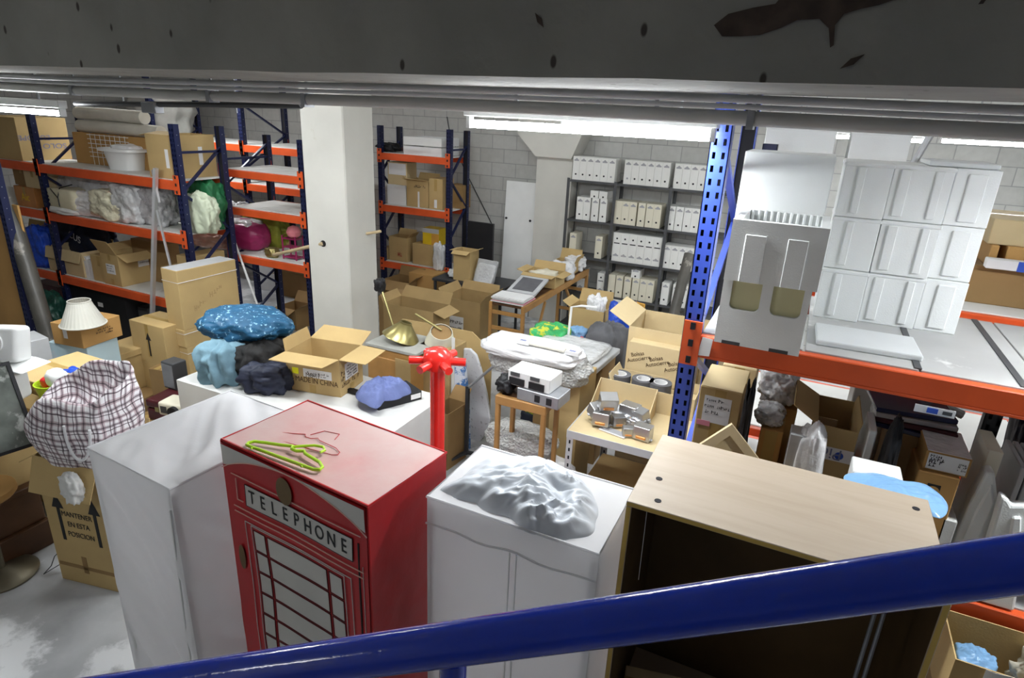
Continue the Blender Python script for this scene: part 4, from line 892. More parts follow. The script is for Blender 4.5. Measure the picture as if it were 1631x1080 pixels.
# tall stack of wrapped flat packs (four cartons strapped one above the other)
zs = [0, .34, .66, .84, 1.44]; sx0, sy0, sw, sl = -5.56, 3.86, .24, .66
for i in range(4):
    lab = ['bottom torn carton of the tall strapped stack', 'second carton from the bottom of the tall strapped stack', 'thin third carton in the tall strapped stack', 'tall top carton of the strapped stack with faint diagonal print'][i]
    r = carton(lab, sx0, sy0+.01*(i % 2), zs[i], sw, sl-.015*(i % 3), zs[i+1]-zs[i], yaw=rad(-3), tape='', group='cartons of the tall strapped stack'); D = DIM[r.name]
    if i == 3:
        MB().box(.004, .004, D[2]-.0005, sw-.004, D[1]-.004, D[2]+.001).build('grey_lid', 'grey_paint', r)
        scrawl(r, D, 'r', [(D[1]*.15, D[2]*.25, D[1]*.72)], .055, 'card_in', slope=.55)
    MB().tube([(-.003, -.003, D[2]*.8), (sw+.003, -.003, D[2]*.8), (sw+.003, D[1]+.003, D[2]*.8+.01), (-.003, D[1]+.003, D[2]*.8)], .003, 5, closed=True).build('strap', 'film_white', r)
# old suitcases
c = on(256, 640, .0)
def trunk(label, px, py, z, w, d, h, yaw, m):
    c = on(px, py, z); t = thing('suitcase', label, 'suitcase', (c.x, c.y, z), yaw)
    MB().box(0, 0, 0, w, d, h*.6).build('body', m, t, bevel=.02, seg=2); MB().box(-.002, -.002, h*.62, w+.002, d+.002, h).build('lid', m, t, bevel=.02, seg=2)
    MB().tube([(w*.4, -.005, h*.5), (w*.4, -.04, h*.5), (w*.6, -.04, h*.5), (w*.6, -.005, h*.5)], .008, 8).build('handle', 'black', t, smooth=True)
    for u in (.2, .8): MB().box(w*u-.02, -.006, h*.5, w*u+.02, .002, h*.72).build('clasp', 'brass', t)
    return t
trunk('dark maroon old suitcase lying behind the left white wardrobe', 236, 668, .30, .62, .40, .20, rad(8), 'maroon')
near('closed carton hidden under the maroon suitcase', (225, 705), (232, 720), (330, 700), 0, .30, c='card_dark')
c = on(272, 665, .50)
t = thing('slide_projector', 'small beige slide projector on the maroon suitcase behind the left wardrobe', 'projector', (c.x-.12, c.y-.02, .50), rad(10))
MB().box(0, 0, 0, .26, .18, .12).build('body', 'ivory', t, bevel=.02, seg=3, smooth=True); MB().lathe([(.05, 0), (.05, .03), (.035, .035)], 20, 0, Matrix.Translation((.17, 0, .06)) @ Matrix.Rotation(PI/2, 4, 'X')).build('lens', 'black', t, smooth=True); MB().box(.03, -.003, .03, .09, .001, .09).build('grille', 'steel_dark', t)
c = on(270, 612, .55)
t = thing('speaker', 'small grey speaker standing left of the tall strapped stack', 'speaker', (c.x, c.y, .5)); MB().box(-.08, 0, 0, .08, .14, .26).build('cabinet', 'steel_dark', t, bevel=.01, seg=2); MB().box(-.07, -.004, .02, .07, .001, .24).build('grille', 'galv', t)
near('upright carton under the small grey speaker', (258, 655), (270, 664), (290, 652), 0, .5, c='card_dark')
# toy bucket behind the plaid bag
c = on(82, 612, 1.09)
t = thing('toy_bucket', 'lime green bucket holding a red-and-white toy behind the plaid bag', 'bucket', (c.x, c.y, .97))
MB().lathe([(.075, 0), (.10, .13), (.104, .135), (.097, .135), (.07, .01)], 24).build('body', 'lime', t, smooth=True)
for i, (m, x, y, z, s) in enumerate([('red_plastic', -.03, 0, .10, .07), ('white_plastic', .04, .02, .12, .10), ('white_plastic', -.02, .05, .13, .08), ('red_plastic', -.05, .06, .15, .04)]): lump('toy', m, t, (s*1.4, s*1.3, s*1.2), seed=i, amp=.1, sub=3, loc=(x, y, z))
soft('blue_toy', 'blue_bag', 'small crumpled blue wrapper behind the plaid bag', 'wrapper', (on(118, 596, 1.05).x, on(118, 596, 1.05).y, .97), (.2, .12, .14), seed=21)
near('grey box carrying the lime bucket behind the plaid bag', (58, 690), (80, 705), (112, 694), 0, .97, c='grey_paint', tape='')
# ------------------------------------------------------------------ sheet-covered table and what lies on it
TZ = .86; tx0, tx1, ty0, ty1 = -4.35, on(684, 648, TZ).x, 3.02, 3.86
t = thing('covered_table', 'long table draped with a white sheet behind the front row of wardrobes', 'table', (tx0, ty0, 0))
W_, Dp = tx1-tx0, ty1-ty0
MB().box(.02, .02, TZ-.05, W_-.02, Dp-.02, TZ-.012).build('tabletop', 'wood_pale', t)
for a, b in ((.08, .08), (W_-.08, .08), (.08, Dp-.08), (W_-.08, Dp-.08)): MB().box(a-.025, b-.025, 0, a+.025, b+.025, TZ-.05).build('leg', 'steel_dark', t)
o = softbox(W_, Dp, TZ-.002, seed=14, sag=.002, fold=.012, amp=.002, diag=.1, nu=60, nw=30).build('tablecloth', 'sheet', t, smooth=True, ang=60)
r = corner('big open cardboard box printed MADE IN CHINA standing on the white-sheeted table', (458, 619), (543, 634), (584, 609), TZ, h=.34, lr='r', c='card', flaps={}, tape='')
bpy.data.objects.remove(r.children[0]); bpy.data.objects.remove(r)
c0 = on(459, 619, TZ); c1 = on(543, 634, TZ); c2 = on(584, 608, TZ); yaw = math.atan2(c1.y-c0.y, c1.x-c0.x); w = (c1-c0).length
d = abs((c2-c1).dot(Vector((-math.sin(yaw), math.cos(yaw), 0)))); h = at(586, 552, c2.y).z-TZ; D = (w, d, h)
r = carton('big open cardboard box printed MADE IN CHINA standing on the white-sheeted table', c0.x, c0.y, TZ, w, d, h, yaw=yaw, flaps={'f': 86, 'r': 92, 'b': 74, 'l': 12}, flen={'f': .22, 'r': .22, 'b': .2, 'l': .10})
ftext(r, D, 'f', w*.56, h*.33, 'MADE IN CHINA', .062, 'ink_brown', sx=.82); ftext(r, D, 'f', w*.50, h*.47, 'MO-17', .055, 'ink_brown', sx=.8)
pan(r, D, 'f', w*.32, h*.42, w*.85, h*.64, 'paper'); scrawl(r, D, 'f', [(w*.40, h*.52, w*.8), (w*.42, h*.46, w*.75)], .018, off=.0035)
pan(r, D, 'f', w*.11, h*.46, w*.23, h*.62, 'yellow_flat', 'yellow_sticker')
pan(r, D, 'r', d*.22, h*.36, d*.78, h*.80, 'paper'); scrawl(r, D, 'r', [(d*.28, h*(.70-.075*i), d*.72) for i in range(5)], .016, off=.0035)
scrawl(r, D, 'r', [(d*.06, h*.24, d*.8)], .04, 'ink_brown'); scrawl(r, D, 'r', [(d*.05, h*.40, d*.2), (d*.05, h*.55, d*.2)], .04, 'ink_brown')
MB().box(w*.42, -.0012, 0, w*.54, .0002, h*.22).build('tape', 'tape', r); MB().box(w-.0002, d*.5-.03, 0, w+.0012, d*.5+.03, h*.2).build('tape', 'tape', r)
pts = [on(x, y, TZ+.02) for x, y in [(575, 614), (605, 606), (612, 614), (582, 624)]]
heap('folder', 'peach', 'orange card folder lying between the printed box and the flat black box', 'folder', pts, TZ-.002, .02, amp=.05)
r = corner('flat black box with a white label on the white-sheeted table under a blue cloth', (562, 641), (603, 655), (672, 636), TZ, h=.075, c='black', tape='', name='flat_box'); D = DIM[r.name]; pan(r, D, 'f', D[0]*.74, .02, D[0]*.97, .06, 'paper')
pts = [on(x, y, TZ+.09) for x, y in [(566, 628), (580, 640), (600, 648), (612, 636), (640, 630), (655, 622), (640, 606), (612, 606), (585, 612)]]
heap('blue_cloth', 'blue_cloth', 'crumpled slate-blue cloth on the flat black box', 'cloth', pts, TZ+.075, .11, seed=5, freq=7, amp=.5, n=80, rings=24, base=.5)
soft('gadget', 'black', 'small black gadget on the sheet beside the flat black box', 'gadget', (on(562, 626, TZ).x, on(562, 626, TZ).y, TZ), (.12, .05, .04), seed=3)
# clothes on the left end of the table
def lay(m, label, px, py, z, size, yaw=0, name='garment', **k):
    c = on(px, py, z+size[2]*.5); return soft(name, m, label, 'clothing', (c.x, c.y, z), size, yaw, 'clothes heaped on the sheeted table', **k)
lay('light_blue_cloth', 'pale blue shirt hanging out below the blue sequin garment', 362, 570, TZ-.02, (.38, .44, .40), seed=4, amp=.12, freq=2, sub=5, ridge=.8, box=.5, vf=(8, .14))
lay('black_cloth', 'black garment slumped in front of the blue sequin one', 412, 566, TZ, (.56, .50, .36), seed=6, amp=.12, freq=2, sub=5, ridge=.8, box=.3, vf=(9, .12))
lay('sequin_blue', 'blue sequinned garment topmost in the clothes heap', 392, 512, TZ+.29, (.74, .52, .26), rad(12), seed=8, amp=.13, freq=1.6, sub=5, box=.1, ridge=1, vf=(5, .07))
lay('navy', 'navy nylon jacket bundled beside the printed cardboard box', 424, 598, TZ, (.40, .28, .24), rad(20), name='jacket', seed=9, amp=.16, freq=2.5, sub=5, ridge=1, vf=(7, .12))
a = on(366, 640, .78); b = on(438, 594, .78)
slab('folded_table', 'white_plastic', 'folded white plastic table standing against the sheeted table below the clothes', 'table', Vector((a.x, a.y, 0)), Vector((b.x, b.y, 0)), .78, .035, bevel=.008)
# ------------------------------------------------------------------ red post with spoked hub
h = at(697, 572, 2.62)
t = thing('red_post', 'glossy red post topped by a domed hub with short spokes', 'post', (h.x, 2.62, 0))
MB().tube([(0, 0, 0), (0, 0, h.z-.02)], .040, 24).build('post', 'red_gloss', t, smooth=True)
MB().lathe([(.055, h.z-.055), (.075, h.z-.045), (.078, h.z+.005), (.072, h.z+.03), (.05, h.z+.055), (.02, h.z+.065), (.001, h.z+.067)], 32).build('hub', 'red_gloss', t, smooth=True)
for i in range(6):
    a = 2*PI*i/6+rad(24.8); c, s = math.cos(a), math.sin(a)
    MB().tube([(.06*c, .06*s, h.z-.01), (.150*c, .150*s, h.z-.012)], .022, 16).build('spoke', 'red_gloss', t, smooth=True)
MB().lathe([(.12, 0), (.12, .01), (.05, .015)], 24).build('foot', 'red_gloss', t, smooth=True)
# ------------------------------------------------------------------ behind the red post: cabinet, brass lamps, ironing board
Y0 = 4.25
r = fb('brown wooden cabinet behind the printed cardboard box', 588, 640, 652, 566, Y0, .42, z0=0, c='wood', name='cabinet', cat='cabinet', tape=''); D = DIM[r.name]
MB().box(-.01, -.01, D[2], D[0]+.08, D[1]+.01, D[2]+.03).build('worktop', 'grey_foam', r, bevel=.004)
MB().box(.03, -.012, .12, D[0]-.03, .0, D[2]-.08).build('door', 'wood', r, bevel=.004)
MB().box(D[0]-.14, -.02, .02, D[0]+.02, -.012, D[2]-.05).build('loose_board', 'card_in', r)
cz = D[2]+.03
c = at(637, 548, Y0+.18)
t = thing('brass_lampshade', 'wide brass cone lampshade lying on the brown cabinet', 'lampshade', (c.x, Y0+.2, cz+.03)); t.rotation_euler = (rad(-12), rad(14), 0)
MB().lathe([(.178, 0), (.176, .006), (.062, .135), (.055, .14), (.055, .155), (.042, .155), (.042, .12), (.165, .002)], 48).build('shade', 'brass', t, smooth=True)
q = at(608, 462, Y0+.35); e = at(622, 506, Y0+.28)
pole('brass_rod', 'brass', 'thin brass rod standing up behind the brass cone lampshade', 'rod', [q, e, Vector((e.x+.06, e.y, cz))], .010, 8)
soft('lamp_fitting', 'black', 'dark lamp fitting on top of the brass rod by the column', 'lamp', (at(604, 455, Y0+.35).x, Y0+.36, q.z-.02), (.10, .10, .14), seed=2)
c = at(700, 545, Y0+.3)
t = thing('grey_lampshade', 'tipped pale lampshade with a dark lining right of the brass cone', 'lampshade', (c.x-.02, Y0+.34, cz)); t.rotation_euler = (rad(20), rad(20), 0)
MB().lathe([(.14, 0), (.10, .15), (.095, .15), (.133, .0)], 36).build('shade', 'ivory', t, smooth=True); MB().lathe([(.092, .05), (.09, .14), (.02, .145)], 24).build('lining', 'card_dark', t, smooth=True)
MB().tube([(-.3, 0, .17), (0, 0, .17)], .01, 8).build('arm', 'brass', t, smooth=True)
a = at(668, 600, Y0+.22); carton('closed carton carrying the pale tipped lampshade beside the cabinet', a.x, Y0+.22, 0, at(716, 600, Y0+.22).x-a.x, .3, cz, c='card_in', tape='')
# large brown board and ironing board
Yb = 5.0
pl = [at(x, y, Yb) for x, y in [(640, 508), (690, 517), (752, 529), (783, 560), (779, 688), (640, 690)]]; zb = min(p.z for p in pl)
o = MB().prism([(p.x-pl[0].x, max(0, p.z-zb)) for p in pl][::-1], .012).build('cardboard_sheet', 'card', None); o.location = (pl[0].x, Yb, 0); tag(o, 'large brown cardboard sheet standing behind the ironing board', 'sheet')
for v in o.data.vertices: v.co.z = v.co.z+zb if v.co.z > .02 else 0
Yi = 4.72
ou = [(722, 562), (733, 555), (748, 556), (758, 566), (766, 590), (775, 630), (781, 668), (778, 682), (764, 704), (742, 700), (728, 640)]
pl = [at(x, y, Yi) for x, y in ou]; z0 = min(p.z for p in pl)
t = thing('ironing_board', 'ironing board with a pale spotted cover standing upright before the brown sheet', 'ironing board', (pl[0].x, Yi, 0))
MB().prism([(p.x-pl[0].x, p.z) for p in pl], .035).build('board', 'iron_cloth', t, bevel=.010, seg=2)
MB().tube([(.02, .06, 0), (.12, .06, z0+.7)], .012, 8).tube([(.3, .06, 0), (.12, .06, z0+.7)], .012, 8).build('leg_frame', 'steel_dark', t, smooth=True)
ou = [(709, 580), (722, 570), (738, 578), (744, 640), (746, 712), (724, 716)]
pl = [at(x, y, 4.5) for x, y in ou]; z0 = pl[-1].z
t = thing('floral_cover', 'folded blue and white floral ironing cover standing left of the ironing board', 'cover', (pl[0].x, 4.5, 0))
MB().prism([(p.x-pl[0].x, max(0, p.z) if i < 4 else 0) for i, p in enumerate(pl)], .06).build('cover', 'floral', t, bevel=.015, seg=2); MB().box(.07, -.008, .2, .10, 0, 1.1).build('white_trim', 'sheet', t)
c = at(745, 615, 4.36)
t = thing('black_stand', 'thin black wheeled stand with a metal arm beside the ironing board', 'stand', (c.x, 4.36, 0))
MB().bar((0, 0, .06), (0, 0, c.z), .03, .03).build('pole', 'black_steel', t)
e = at(790, 580, 4.36); MB().tube([(0, 0, c.z-.02), (e.x-c.x, 0, e.z)], .012, 8).build('arm', 'galv', t, smooth=True)
for a in (rad(10), rad(130), rad(250)):
    MB().bar((0, 0, .08), (.36*math.cos(a), .36*math.sin(a), .07), .03, .025).build('foot', 'black_steel', t); MB().lathe([(.03, -.012), (.03, .012)], 16, 0, Matrix.Translation((.36*math.cos(a), .36*math.sin(a), .03)) @ Matrix.Rotation(PI/2, 4, 'X')).build('wheel', 'black', t)
near('small open dark carton between the red post and the floral cover', (690, 735), (712, 750), (742, 728), 0, .55, c='card_dark', flaps={'r': 40, 'b': 20})
# ------------------------------------------------------------------ wooden frame with machine parts, wrapped bundles
Ys = 3.62; a = at(789, 628, Ys); b = at(869, 650, Ys); zt = (a.z+b.z)/2; w = b.x-a.x
t = thing('wooden_stool', 'tall orange wooden stool frame carrying dismantled machine parts', 'stool', (a.x, Ys, 0))
for x in (0, w-.035):
    for y in (0, .26): MB().box(x, y, 0, x+.035, y+.035, zt-.06).build('leg', 'wood', t, bevel=.006)
for y in (0, .26): MB().box(-.002, y-.002, zt-.07, w+.002, y+.037, zt).build('rail', 'wood', t, bevel=.006)
for x in (0, w-.035): MB().box(x, .035, zt-.07, x+.035, .26, zt).build('rail', 'wood', t, bevel=.006)
MB().box(.03, .03, zt-.02, w-.03, .265, zt-.004).build('seat_board', 'wood_dark', t)
c = at(850, 636, Ys)
t = thing('machine_part', 'white metal machine part with two dark openings on the wooden stool', 'machine part', (a.x+.10, Ys+.02, zt), rad(-4))
MB().box(.06, 0, 0, .38, .2, .09).build('base', 'galv', t, bevel=.004); MB().box(-.03, .02, .09, .30, .22, .20).build('head', 'white_plastic', t, bevel=.006)
for u in (-.015, .14): MB().box(u, .012, .10, u+.12, .022, .15).build('opening', 'black', t); MB().box(u+.01, .012, .165, u+.08, .021, .19).build('slot', 'steel_dark', t)
for u in (.20, .29): MB().box(u, -.004, .02, u+.04, .001, .07).build('port', 'black', t)
soft('cable_coil', 'black', 'small tangle of black cables at the left end of the wooden stool', 'cable', (a.x+.04, Ys+.1, zt), (.12, .16, .13), seed=4, amp=.5)
Yw = 4.15
sup = fb('brown carton supporting the bubble-wrapped bundle behind the wooden stool', 872, 700, 925, 612, 4.25, .4, z0=0, c='card', tape='')
sz = DIM[sup.name][2]
p0 = at(770, 572, Yw-.05); p1_ = at(930, 612, Yw-.05)
def longlump(m, label, ax, ay, bx, by, Y, dd, hh, z=None, seed=0, name='wrapped_bundle', **k):
    a = at(ax, ay, Y); b = at(bx, by, Y); z = min(a.z, b.z) if z is None else z
    o = lump(name, m, None, ((b-a).length*1.05, dd, hh), seed=seed, **k); o.location = ((a.x+b.x)/2, Y, z); return tag(o, label, 'bundle')
longlump('bubble', 'long grey bubble-wrapped bundle under the white-wrapped one behind the stool', 780, 612, 940, 625, 4.25, .34, .26, z=sz, seed=3, amp=.1, box=.6, sub=5)
longlump('film_white', 'long white plastic-wrapped bundle on top of the bubble-wrapped one', 768, 590, 930, 610, 4.22, .40, .135, z=sz+.165, seed=5, amp=.08, box=.6, sub=5)
c = at(850, 576, 4.2)
t = thing('foam_strip', 'cream foam strip with printed stickers lying on the white-wrapped bundle', 'strip', (at(838, 575, 4.2).x, 4.12, sz+.285), rad(-2)); MB().box(0, 0, 0, .34, .06, .02).build('body', 'foam_cream', t, bevel=.005)
for u in (-.05, .36): MB().box(u, -.01, -.004, u+.10, .07, .024).build('sticker', 'paper', t); MB().box(u+.02, .0, .0242, u+.07, .03, .025).build('print', 'ink_slate', t)
sup2 = fb('dark carton supporting the grey wrapped panels further back', 850, 640, 960, 585, 4.86, .4, z0=0, c='card_dark', tape=''); s2 = DIM[sup2.name][2]
q0 = at(838, 560, 4.9); q1 = at(962, 590, 4.9)
t = thing('wrapped_boards', 'stack of flat grey plastic-wrapped panels behind the white-wrapped bundle', 'panels', (q0.x, 4.68, s2), rad(-3)); L_ = q1.x-q0.x
MB().box(0, 0, 0, L_, .62, .05).build('panel', 'grey_paint', t, bevel=.006); lump('film', 'film', t, (L_*1.02, .64, .07), seed=3, amp=.05, box=.85, loc=(L_/2, .31, .045))
t = thing('metal_strips', 'bundle of long thin metal slats with white tape lying across the bundles', 'slats', (0, 0, 0))
for i in range(4): MB().bar(at(770, 541+3*i, 4.55), at(940, 590+2*i, 4.45), .03, .008).build('slat', 'steel_dark' if i % 2 else 'ivory', t)
for i, (n_, x, y, z, s, sd) in enumerate([('upper', 832, 668, .50, (.62, .34, .24), 3), ('middle', 850, 694, .26, (.78, .36, .26), 5), ('lowest', 828, 718, .0, (.60, .36, .28), 7)]):
    c = at(x, y, 3.98); soft('bubble_bundle', 'bubble' if i != 1 else 'film_white', n_+' bubble-wrapped bundle of the pile seen between the legs of the wooden stool', 'bundle', (c.x, c.y, z), s, rad(-6), 'bundles under the wooden stool', seed=sd, amp=.14, box=.5, sub=5)
soft('bubble_sheet', 'bubble', 'loose bubble wrap on the floor left of the steel table', 'bubble wrap', (on(885, 690, .1).x, on(885, 690, .1).y, 0), (.5, .5, .2), seed=9, amp=.2)
# ------------------------------------------------------------------ steel table with open boxes
SZ = .95; fl = on(905, 684, SZ); fr_ = on(1062, 727, SZ); bl = on(945, 640, SZ); X0, Y0 = fl.x, (fl.y+fr_.y)/2; X1 = RX0-.06; Yk = Y0+.95
t = thing('steel_table', 'cream-topped table with slotted grey angle-iron legs in front of the right rack', 'table', (X0, Y0, 0)); w, d = X1-X0, Yk-Y0
MB().box(0, 0, SZ-.012, w, d, SZ).build('tabletop', 'card_pale', t, bevel=.002)
MB().box(-.004, -.006, SZ-.055, w+.004, 0, SZ+.001).box(-.004, d, SZ-.055, w+.004, d+.006, SZ+.001).box(-.006, 0, SZ-.055, 0, d, SZ+.001).box(w, 0, SZ-.055, w+.006, d, SZ+.001).build('edge_frame', 'grey_paint', t)
for (x, y, sx, sy) in ((0, 0, 1, 1), (w, 0, -1, 1), (0, d, 1, -1), (w, d, -1, -1)):
    mb = MB(); mb.box(min(x, x+.045*sx), y-.003, 0, max(x, x+.045*sx), y+.003, SZ-.04).box(x-.003, min(y, y+.045*sy), 0, x+.003, max(y, y+.045*sy), SZ-.04)
    for k in range(14): mb.cbox((x+.022*sx, y-.0035, .06+k*.062), (.012, .002, .026), 1)
    mb.build('leg', ['grey_paint', 'slot_dark'], t)
MB().box(.02, .02, .28, w-.02, d-.02, .30).build('lower_shelf', 'deck_grey', t)
for i in range(2): carton(['left', 'right'][i]+' flat brown carton on the lower shelf of the steel table', X0+.06+.44*i, Y0+.06, .30, .42, .7, .10, c='card_in', tape='')
# scrap box, tape-roll box, printed zip-bag box
A_ = on(934, 662, SZ); B_ = on(1032, 690, SZ); yaw = math.atan2(B_.y-A_.y, B_.x-A_.x)*.5; w1 = on(1038, 668, SZ).x-A_.x
r = carton('low open cardboard box full of salvaged transformers on the steel table', A_.x, A_.y+.02, SZ, w1, .26, .20, yaw=0, c='card_pale', inner='card_pale', flaps={}, tape='')
b_ = r.children[0]
me = b_.data
for v in me.vertices:
    if v.co.y < .02 and v.co.z > .03: v.co.z = .035
sb = (A_.x, A_.y+.02, w1)
rn = random.Random(5)
def comp(label, x, y, z, s, yaw, tilt=0):
    t = thing('transformer', label, 'transformer', (x, y, z), yaw, 'salvaged transformers on the steel table'); t.rotation_euler[0] = tilt
    MB().box(-s/2, -s*.38, 0, s/2, s*.38, s*.85).build('core', 'steel', t, bevel=.004); MB().box(-s*.3, -s*.45, s*.12, s*.3, s*.45, s*.3).build('winding', 'copper', t, bevel=.004)
    MB().box(-s*.58, -s*.1, 0, s*.58, s*.1, s*.06).build('bracket', 'alu', t)
for i, (px, py, z, s, yw, tl) in enumerate([(968, 640, .14, .095, .5, .35), (958, 668, .02, .09, .1, 0), (1003, 658, .03, .10, -.2, 0), (985, 672, .01, .07, .6, 0), (948, 652, .06, .08, .9, .4), (1022, 662, .05, .08, -.4, .3), (1024, 692, 0, .09, -.1, 0), (1000, 690, 0, .06, .4, 0)]):
    c = on(px, py, SZ+z+s*.4)
    comp(['transformer tilted on top of the heap in the low open box', 'transformer with a copper winding at the front left of the low open box', 'square grey transformer in the middle of the low open box', 'small transformer at the front edge of the low open box', 'transformer leaning on the left wall of the low open box', 'transformer leaning on the right wall of the low open box', 'dark-faced transformer standing on the table right of the low open box', 'small transformer standing on the table in front of the low open box'][i], c.x, c.y, SZ+max(z, .006), s*1.3, yw, tl)
for i, (px, py, sx_) in enumerate([(970, 650, .2), (1015, 668, .16), (990, 662, .18)]):
    c = on(px, py, SZ+.05); soft('wire_tangle', 'alu', ['loose silvery wire tangle at the left of the low open box', 'loose silvery wire tangle at the right of the low open box', 'loose silvery wire tangle in the middle of the low open box'][i], 'wires', (c.x, c.y, SZ+.006), (sx_, .12, .07), seed=i+3, amp=.6, freq=5)
c = on(973, 690, SZ); t = thing('metal_bracket', 'flat shiny metal bracket lying on the front left of the steel table', 'bracket', (c.x-.09, c.y, SZ), rad(-12)); MB().box(0, 0, 0, .2, .07, .012).build('plate', 'alu', t, bevel=.002); MB().box(.02, .02, .012, .06, .05, .02).build('boss', 'steel', t)
w2 = RX0-.10-(A_.x+.07); y2 = A_.y+.31
r = carton('pale cardboard box holding three dark tape rolls on the steel table', A_.x+.07, y2, SZ, w2, .30, .17, c='card_pale', inner='card_pale', flaps={'l': 25}, flen={'l': .06}, tape='')
carton('inner carton under the tape rolls in the pale cardboard box', A_.x+.09, y2+.02, SZ+.006, w2-.04, .25, .09, c='card_pale', tape='')
for i, px in enumerate((998, 1031, 1058)):
    c = on(px, 598+7*i if i else 592, SZ+.18); t = thing('tape_roll', ['dark adhesive tape roll alone at the left of the pale cardboard box', 'middle dark adhesive tape roll in the pale cardboard box', 'dark adhesive tape roll at the right of the pale cardboard box'][i], 'tape roll', (c.x-.03, y2+.15, SZ+.096), 0, 'dark tape rolls')
    MB().lathe([(.052, 0), (.085, 0), (.085, .09), (.052, .09), (.052, 0)], 32).build('roll', 'grey_cloth', t, smooth=True); MB().lathe([(.046, 0), (.052, 0), (.052, .092), (.046, .092), (.046, 0)], 32).build('core', 'paper', t, smooth=True)
y3 = y2+.33
zb3 = .0
r = carton('open pale cardboard box with BOLSAS AUTOCIERRE printed on the carton inside it', A_.x+.06, Yk+.06, 0, RX0-.02-(A_.x+.06), .52, 1.44, c='card_pale', inner='card_pale', flaps={'l': 62, 'r': 80}, flen={'l': .2, 'r': .1}, tape='')
b_ = r.children[0]
w3 = RX0-.12-(A_.x+.14); r = carton('carton printed Bolsas Autocierre three times behind the tape-roll box', A_.x+.10, y3+.0, SZ, w3, max(.1, Yk-.02-y3), .40, c='card_pale', tape=''); D = DIM[r.name]
for i in range(3): ftext(r, D, 'f', w3*(.15+.275*i), .285-.01*i, 'Bolsas\nAutocierre', .045, 'ink_brown', rot=rad(20), sx=.95)
# ------------------------------------------------------------------ trestle table, green bag, back area
TZ2 = .95; fr_ = on(835, 490, TZ2); fl = on(778, 480, TZ2); bk = on(934, 428, TZ2)
TX0, TX1, TY0, TY1 = fl.x, fr_.x, fr_.y, min(bk.y, 8.35); w, d = TX1-TX0, TY1-TY0
t = thing('trestle_table', 'orange wooden trestle table covered with papers in the middle back', 'table', (TX0, TY0, 0))
for x in (0, w-.04): MB().box(x, 0, TZ2-.08, x+.04, d, TZ2).build('rail', 'wood', t, bevel=.004)
MB().box(.04, .01, TZ2-.03, w-.04, d-.01, TZ2-.01).build('tabletop', 'wood_dark', t)
for y in (0, d-.04):
    for x in (0, w-.04): MB().box(x, y, 0, x+.04, y+.04, TZ2-.08).build('leg', 'wood', t, bevel=.004)
    for z in (.30, .62, TZ2-.14): MB().box(.04, y+.008, z, w-.04, y+.03, z+.045).build('rung', 'wood', t, bevel=.003)
MB().bar((w-.02, d*.30, TZ2-.1), (w-.02, d*.12, .12), .025, .03).build('strut', 'wood', t); MB().bar((w-.02, d*.62, TZ2-.1), (w-.02, d*.86, .3), .025, .03).build('strut', 'wood', t)
def tt(px, py, z=TZ2): c = on(px, py, z); return min(max(c.x, TX0+.02), TX1-.02), min(max(c.y, TY0+.02), TY1-.1)
x, y = tt(785, 477); t = thing('paper_pile', 'untidy pile of newspapers at the near end of the trestle table', 'papers', (TX0+.02, TY0+.02, TZ2))
for i in range(6): MB().box(.01*(i % 3)-.01, .01*(i % 2), .012*i, w-.05+.01*(i % 2), .36-.02*i, .012*i+.010).build('sheet', ['paper', 'pink_flat', 'deck_grey', 'paper', 'film_white', 'paper'][i], t)
t = thing('monitor', 'grey framed screen lying tilted on the newspapers of the trestle table', 'screen', (TX0+.05, TY0+.36, TZ2+.03), 0); t.rotation_euler[0] = rad(14)
MB().box(0, 0, 0, w-.08, .42, .03).build('frame', 'grey_paint', t, bevel=.004); MB().box(.05, .05, .03, w-.13, .37, .033).build('screen', 'grey_cloth', t)
carton('open cardboard box of clutter in the middle of the trestle table', TX0+.0, TY0+.92, TZ2, .44, .34, .16, flaps={'b': 20, 'l': 80, 'r': 100, 'f': 100}, flen={k: .1 for k in 'blrf'})
soft('clutter', 'ivory', 'heap of small pale parts inside the open box on the trestle table', 'parts', (TX0+.22, TY0+1.09, TZ2+.006), (.36, .28, .17), seed=3, amp=.5)
soft('white_bag', 'film_white', 'white crumpled plastic bag behind the clutter box on the trestle table', 'bag', (TX0+.32, TY0+1.48, TZ2), (.34, .34, .24), seed=6, amp=.3)
soft('black_gadgets', 'black', 'dark gadgets lying right of the white bag on the trestle table', 'gadgets', (TX1-.12, TY0+1.62, TZ2), (.16, .2, .12), seed=6, amp=.4)
carton('cardboard tray with raised flaps at the far end of the trestle table', TX0+.04, TY0+1.8, TZ2, w-.12, .3, .14, flaps={'b': 15, 'r': 20}, flen={'b': .14, 'r': .1})
soft('cable_heap', 'film_white', 'white cables and papers heaped at the far right end of the trestle table', 'cables', (TX1-.16, TY1-.16, TZ2), (.28, .2, .2), seed=2, amp=.4)
# green shopping trolley bag
t = pack('green_print', 'green shopping trolley bag with a yellow fruit pattern in front of the trestle table', 'bag', 846, 568, 908, 511, 5.25, .3, 0, name='trolley_bag', seed=2, amp=.05, box=.8)
MB().tube([(.17, -.02, t.dimensions.z*.5), (.19, 0, at(890, 505, 5.25).z+.12), (.28, .02, at(890, 482, 5.25).z), (.42, .05, at(915, 486, 5.25).z)], .012, 8).build('handle', 'white_plastic', t, smooth=True)
MB().box(.18, .0, at(925, 488, 5.25).z-.05, .27, .06, at(925, 488, 5.25).z+.03).build('grip', 'paper', t) if False else None
lump('side_panel', 'navy', t, (.5, .32, .3), seed=3, box=.85, amp=.05, loc=(0, -.02, 0))
pack('red_plastic', 'dark red bag with a light blue pack on it right of the green trolley bag', 'bag', 906, 572, 934, 540, 5.4, .24, 0, seed=5, amp=.1, box=.7)
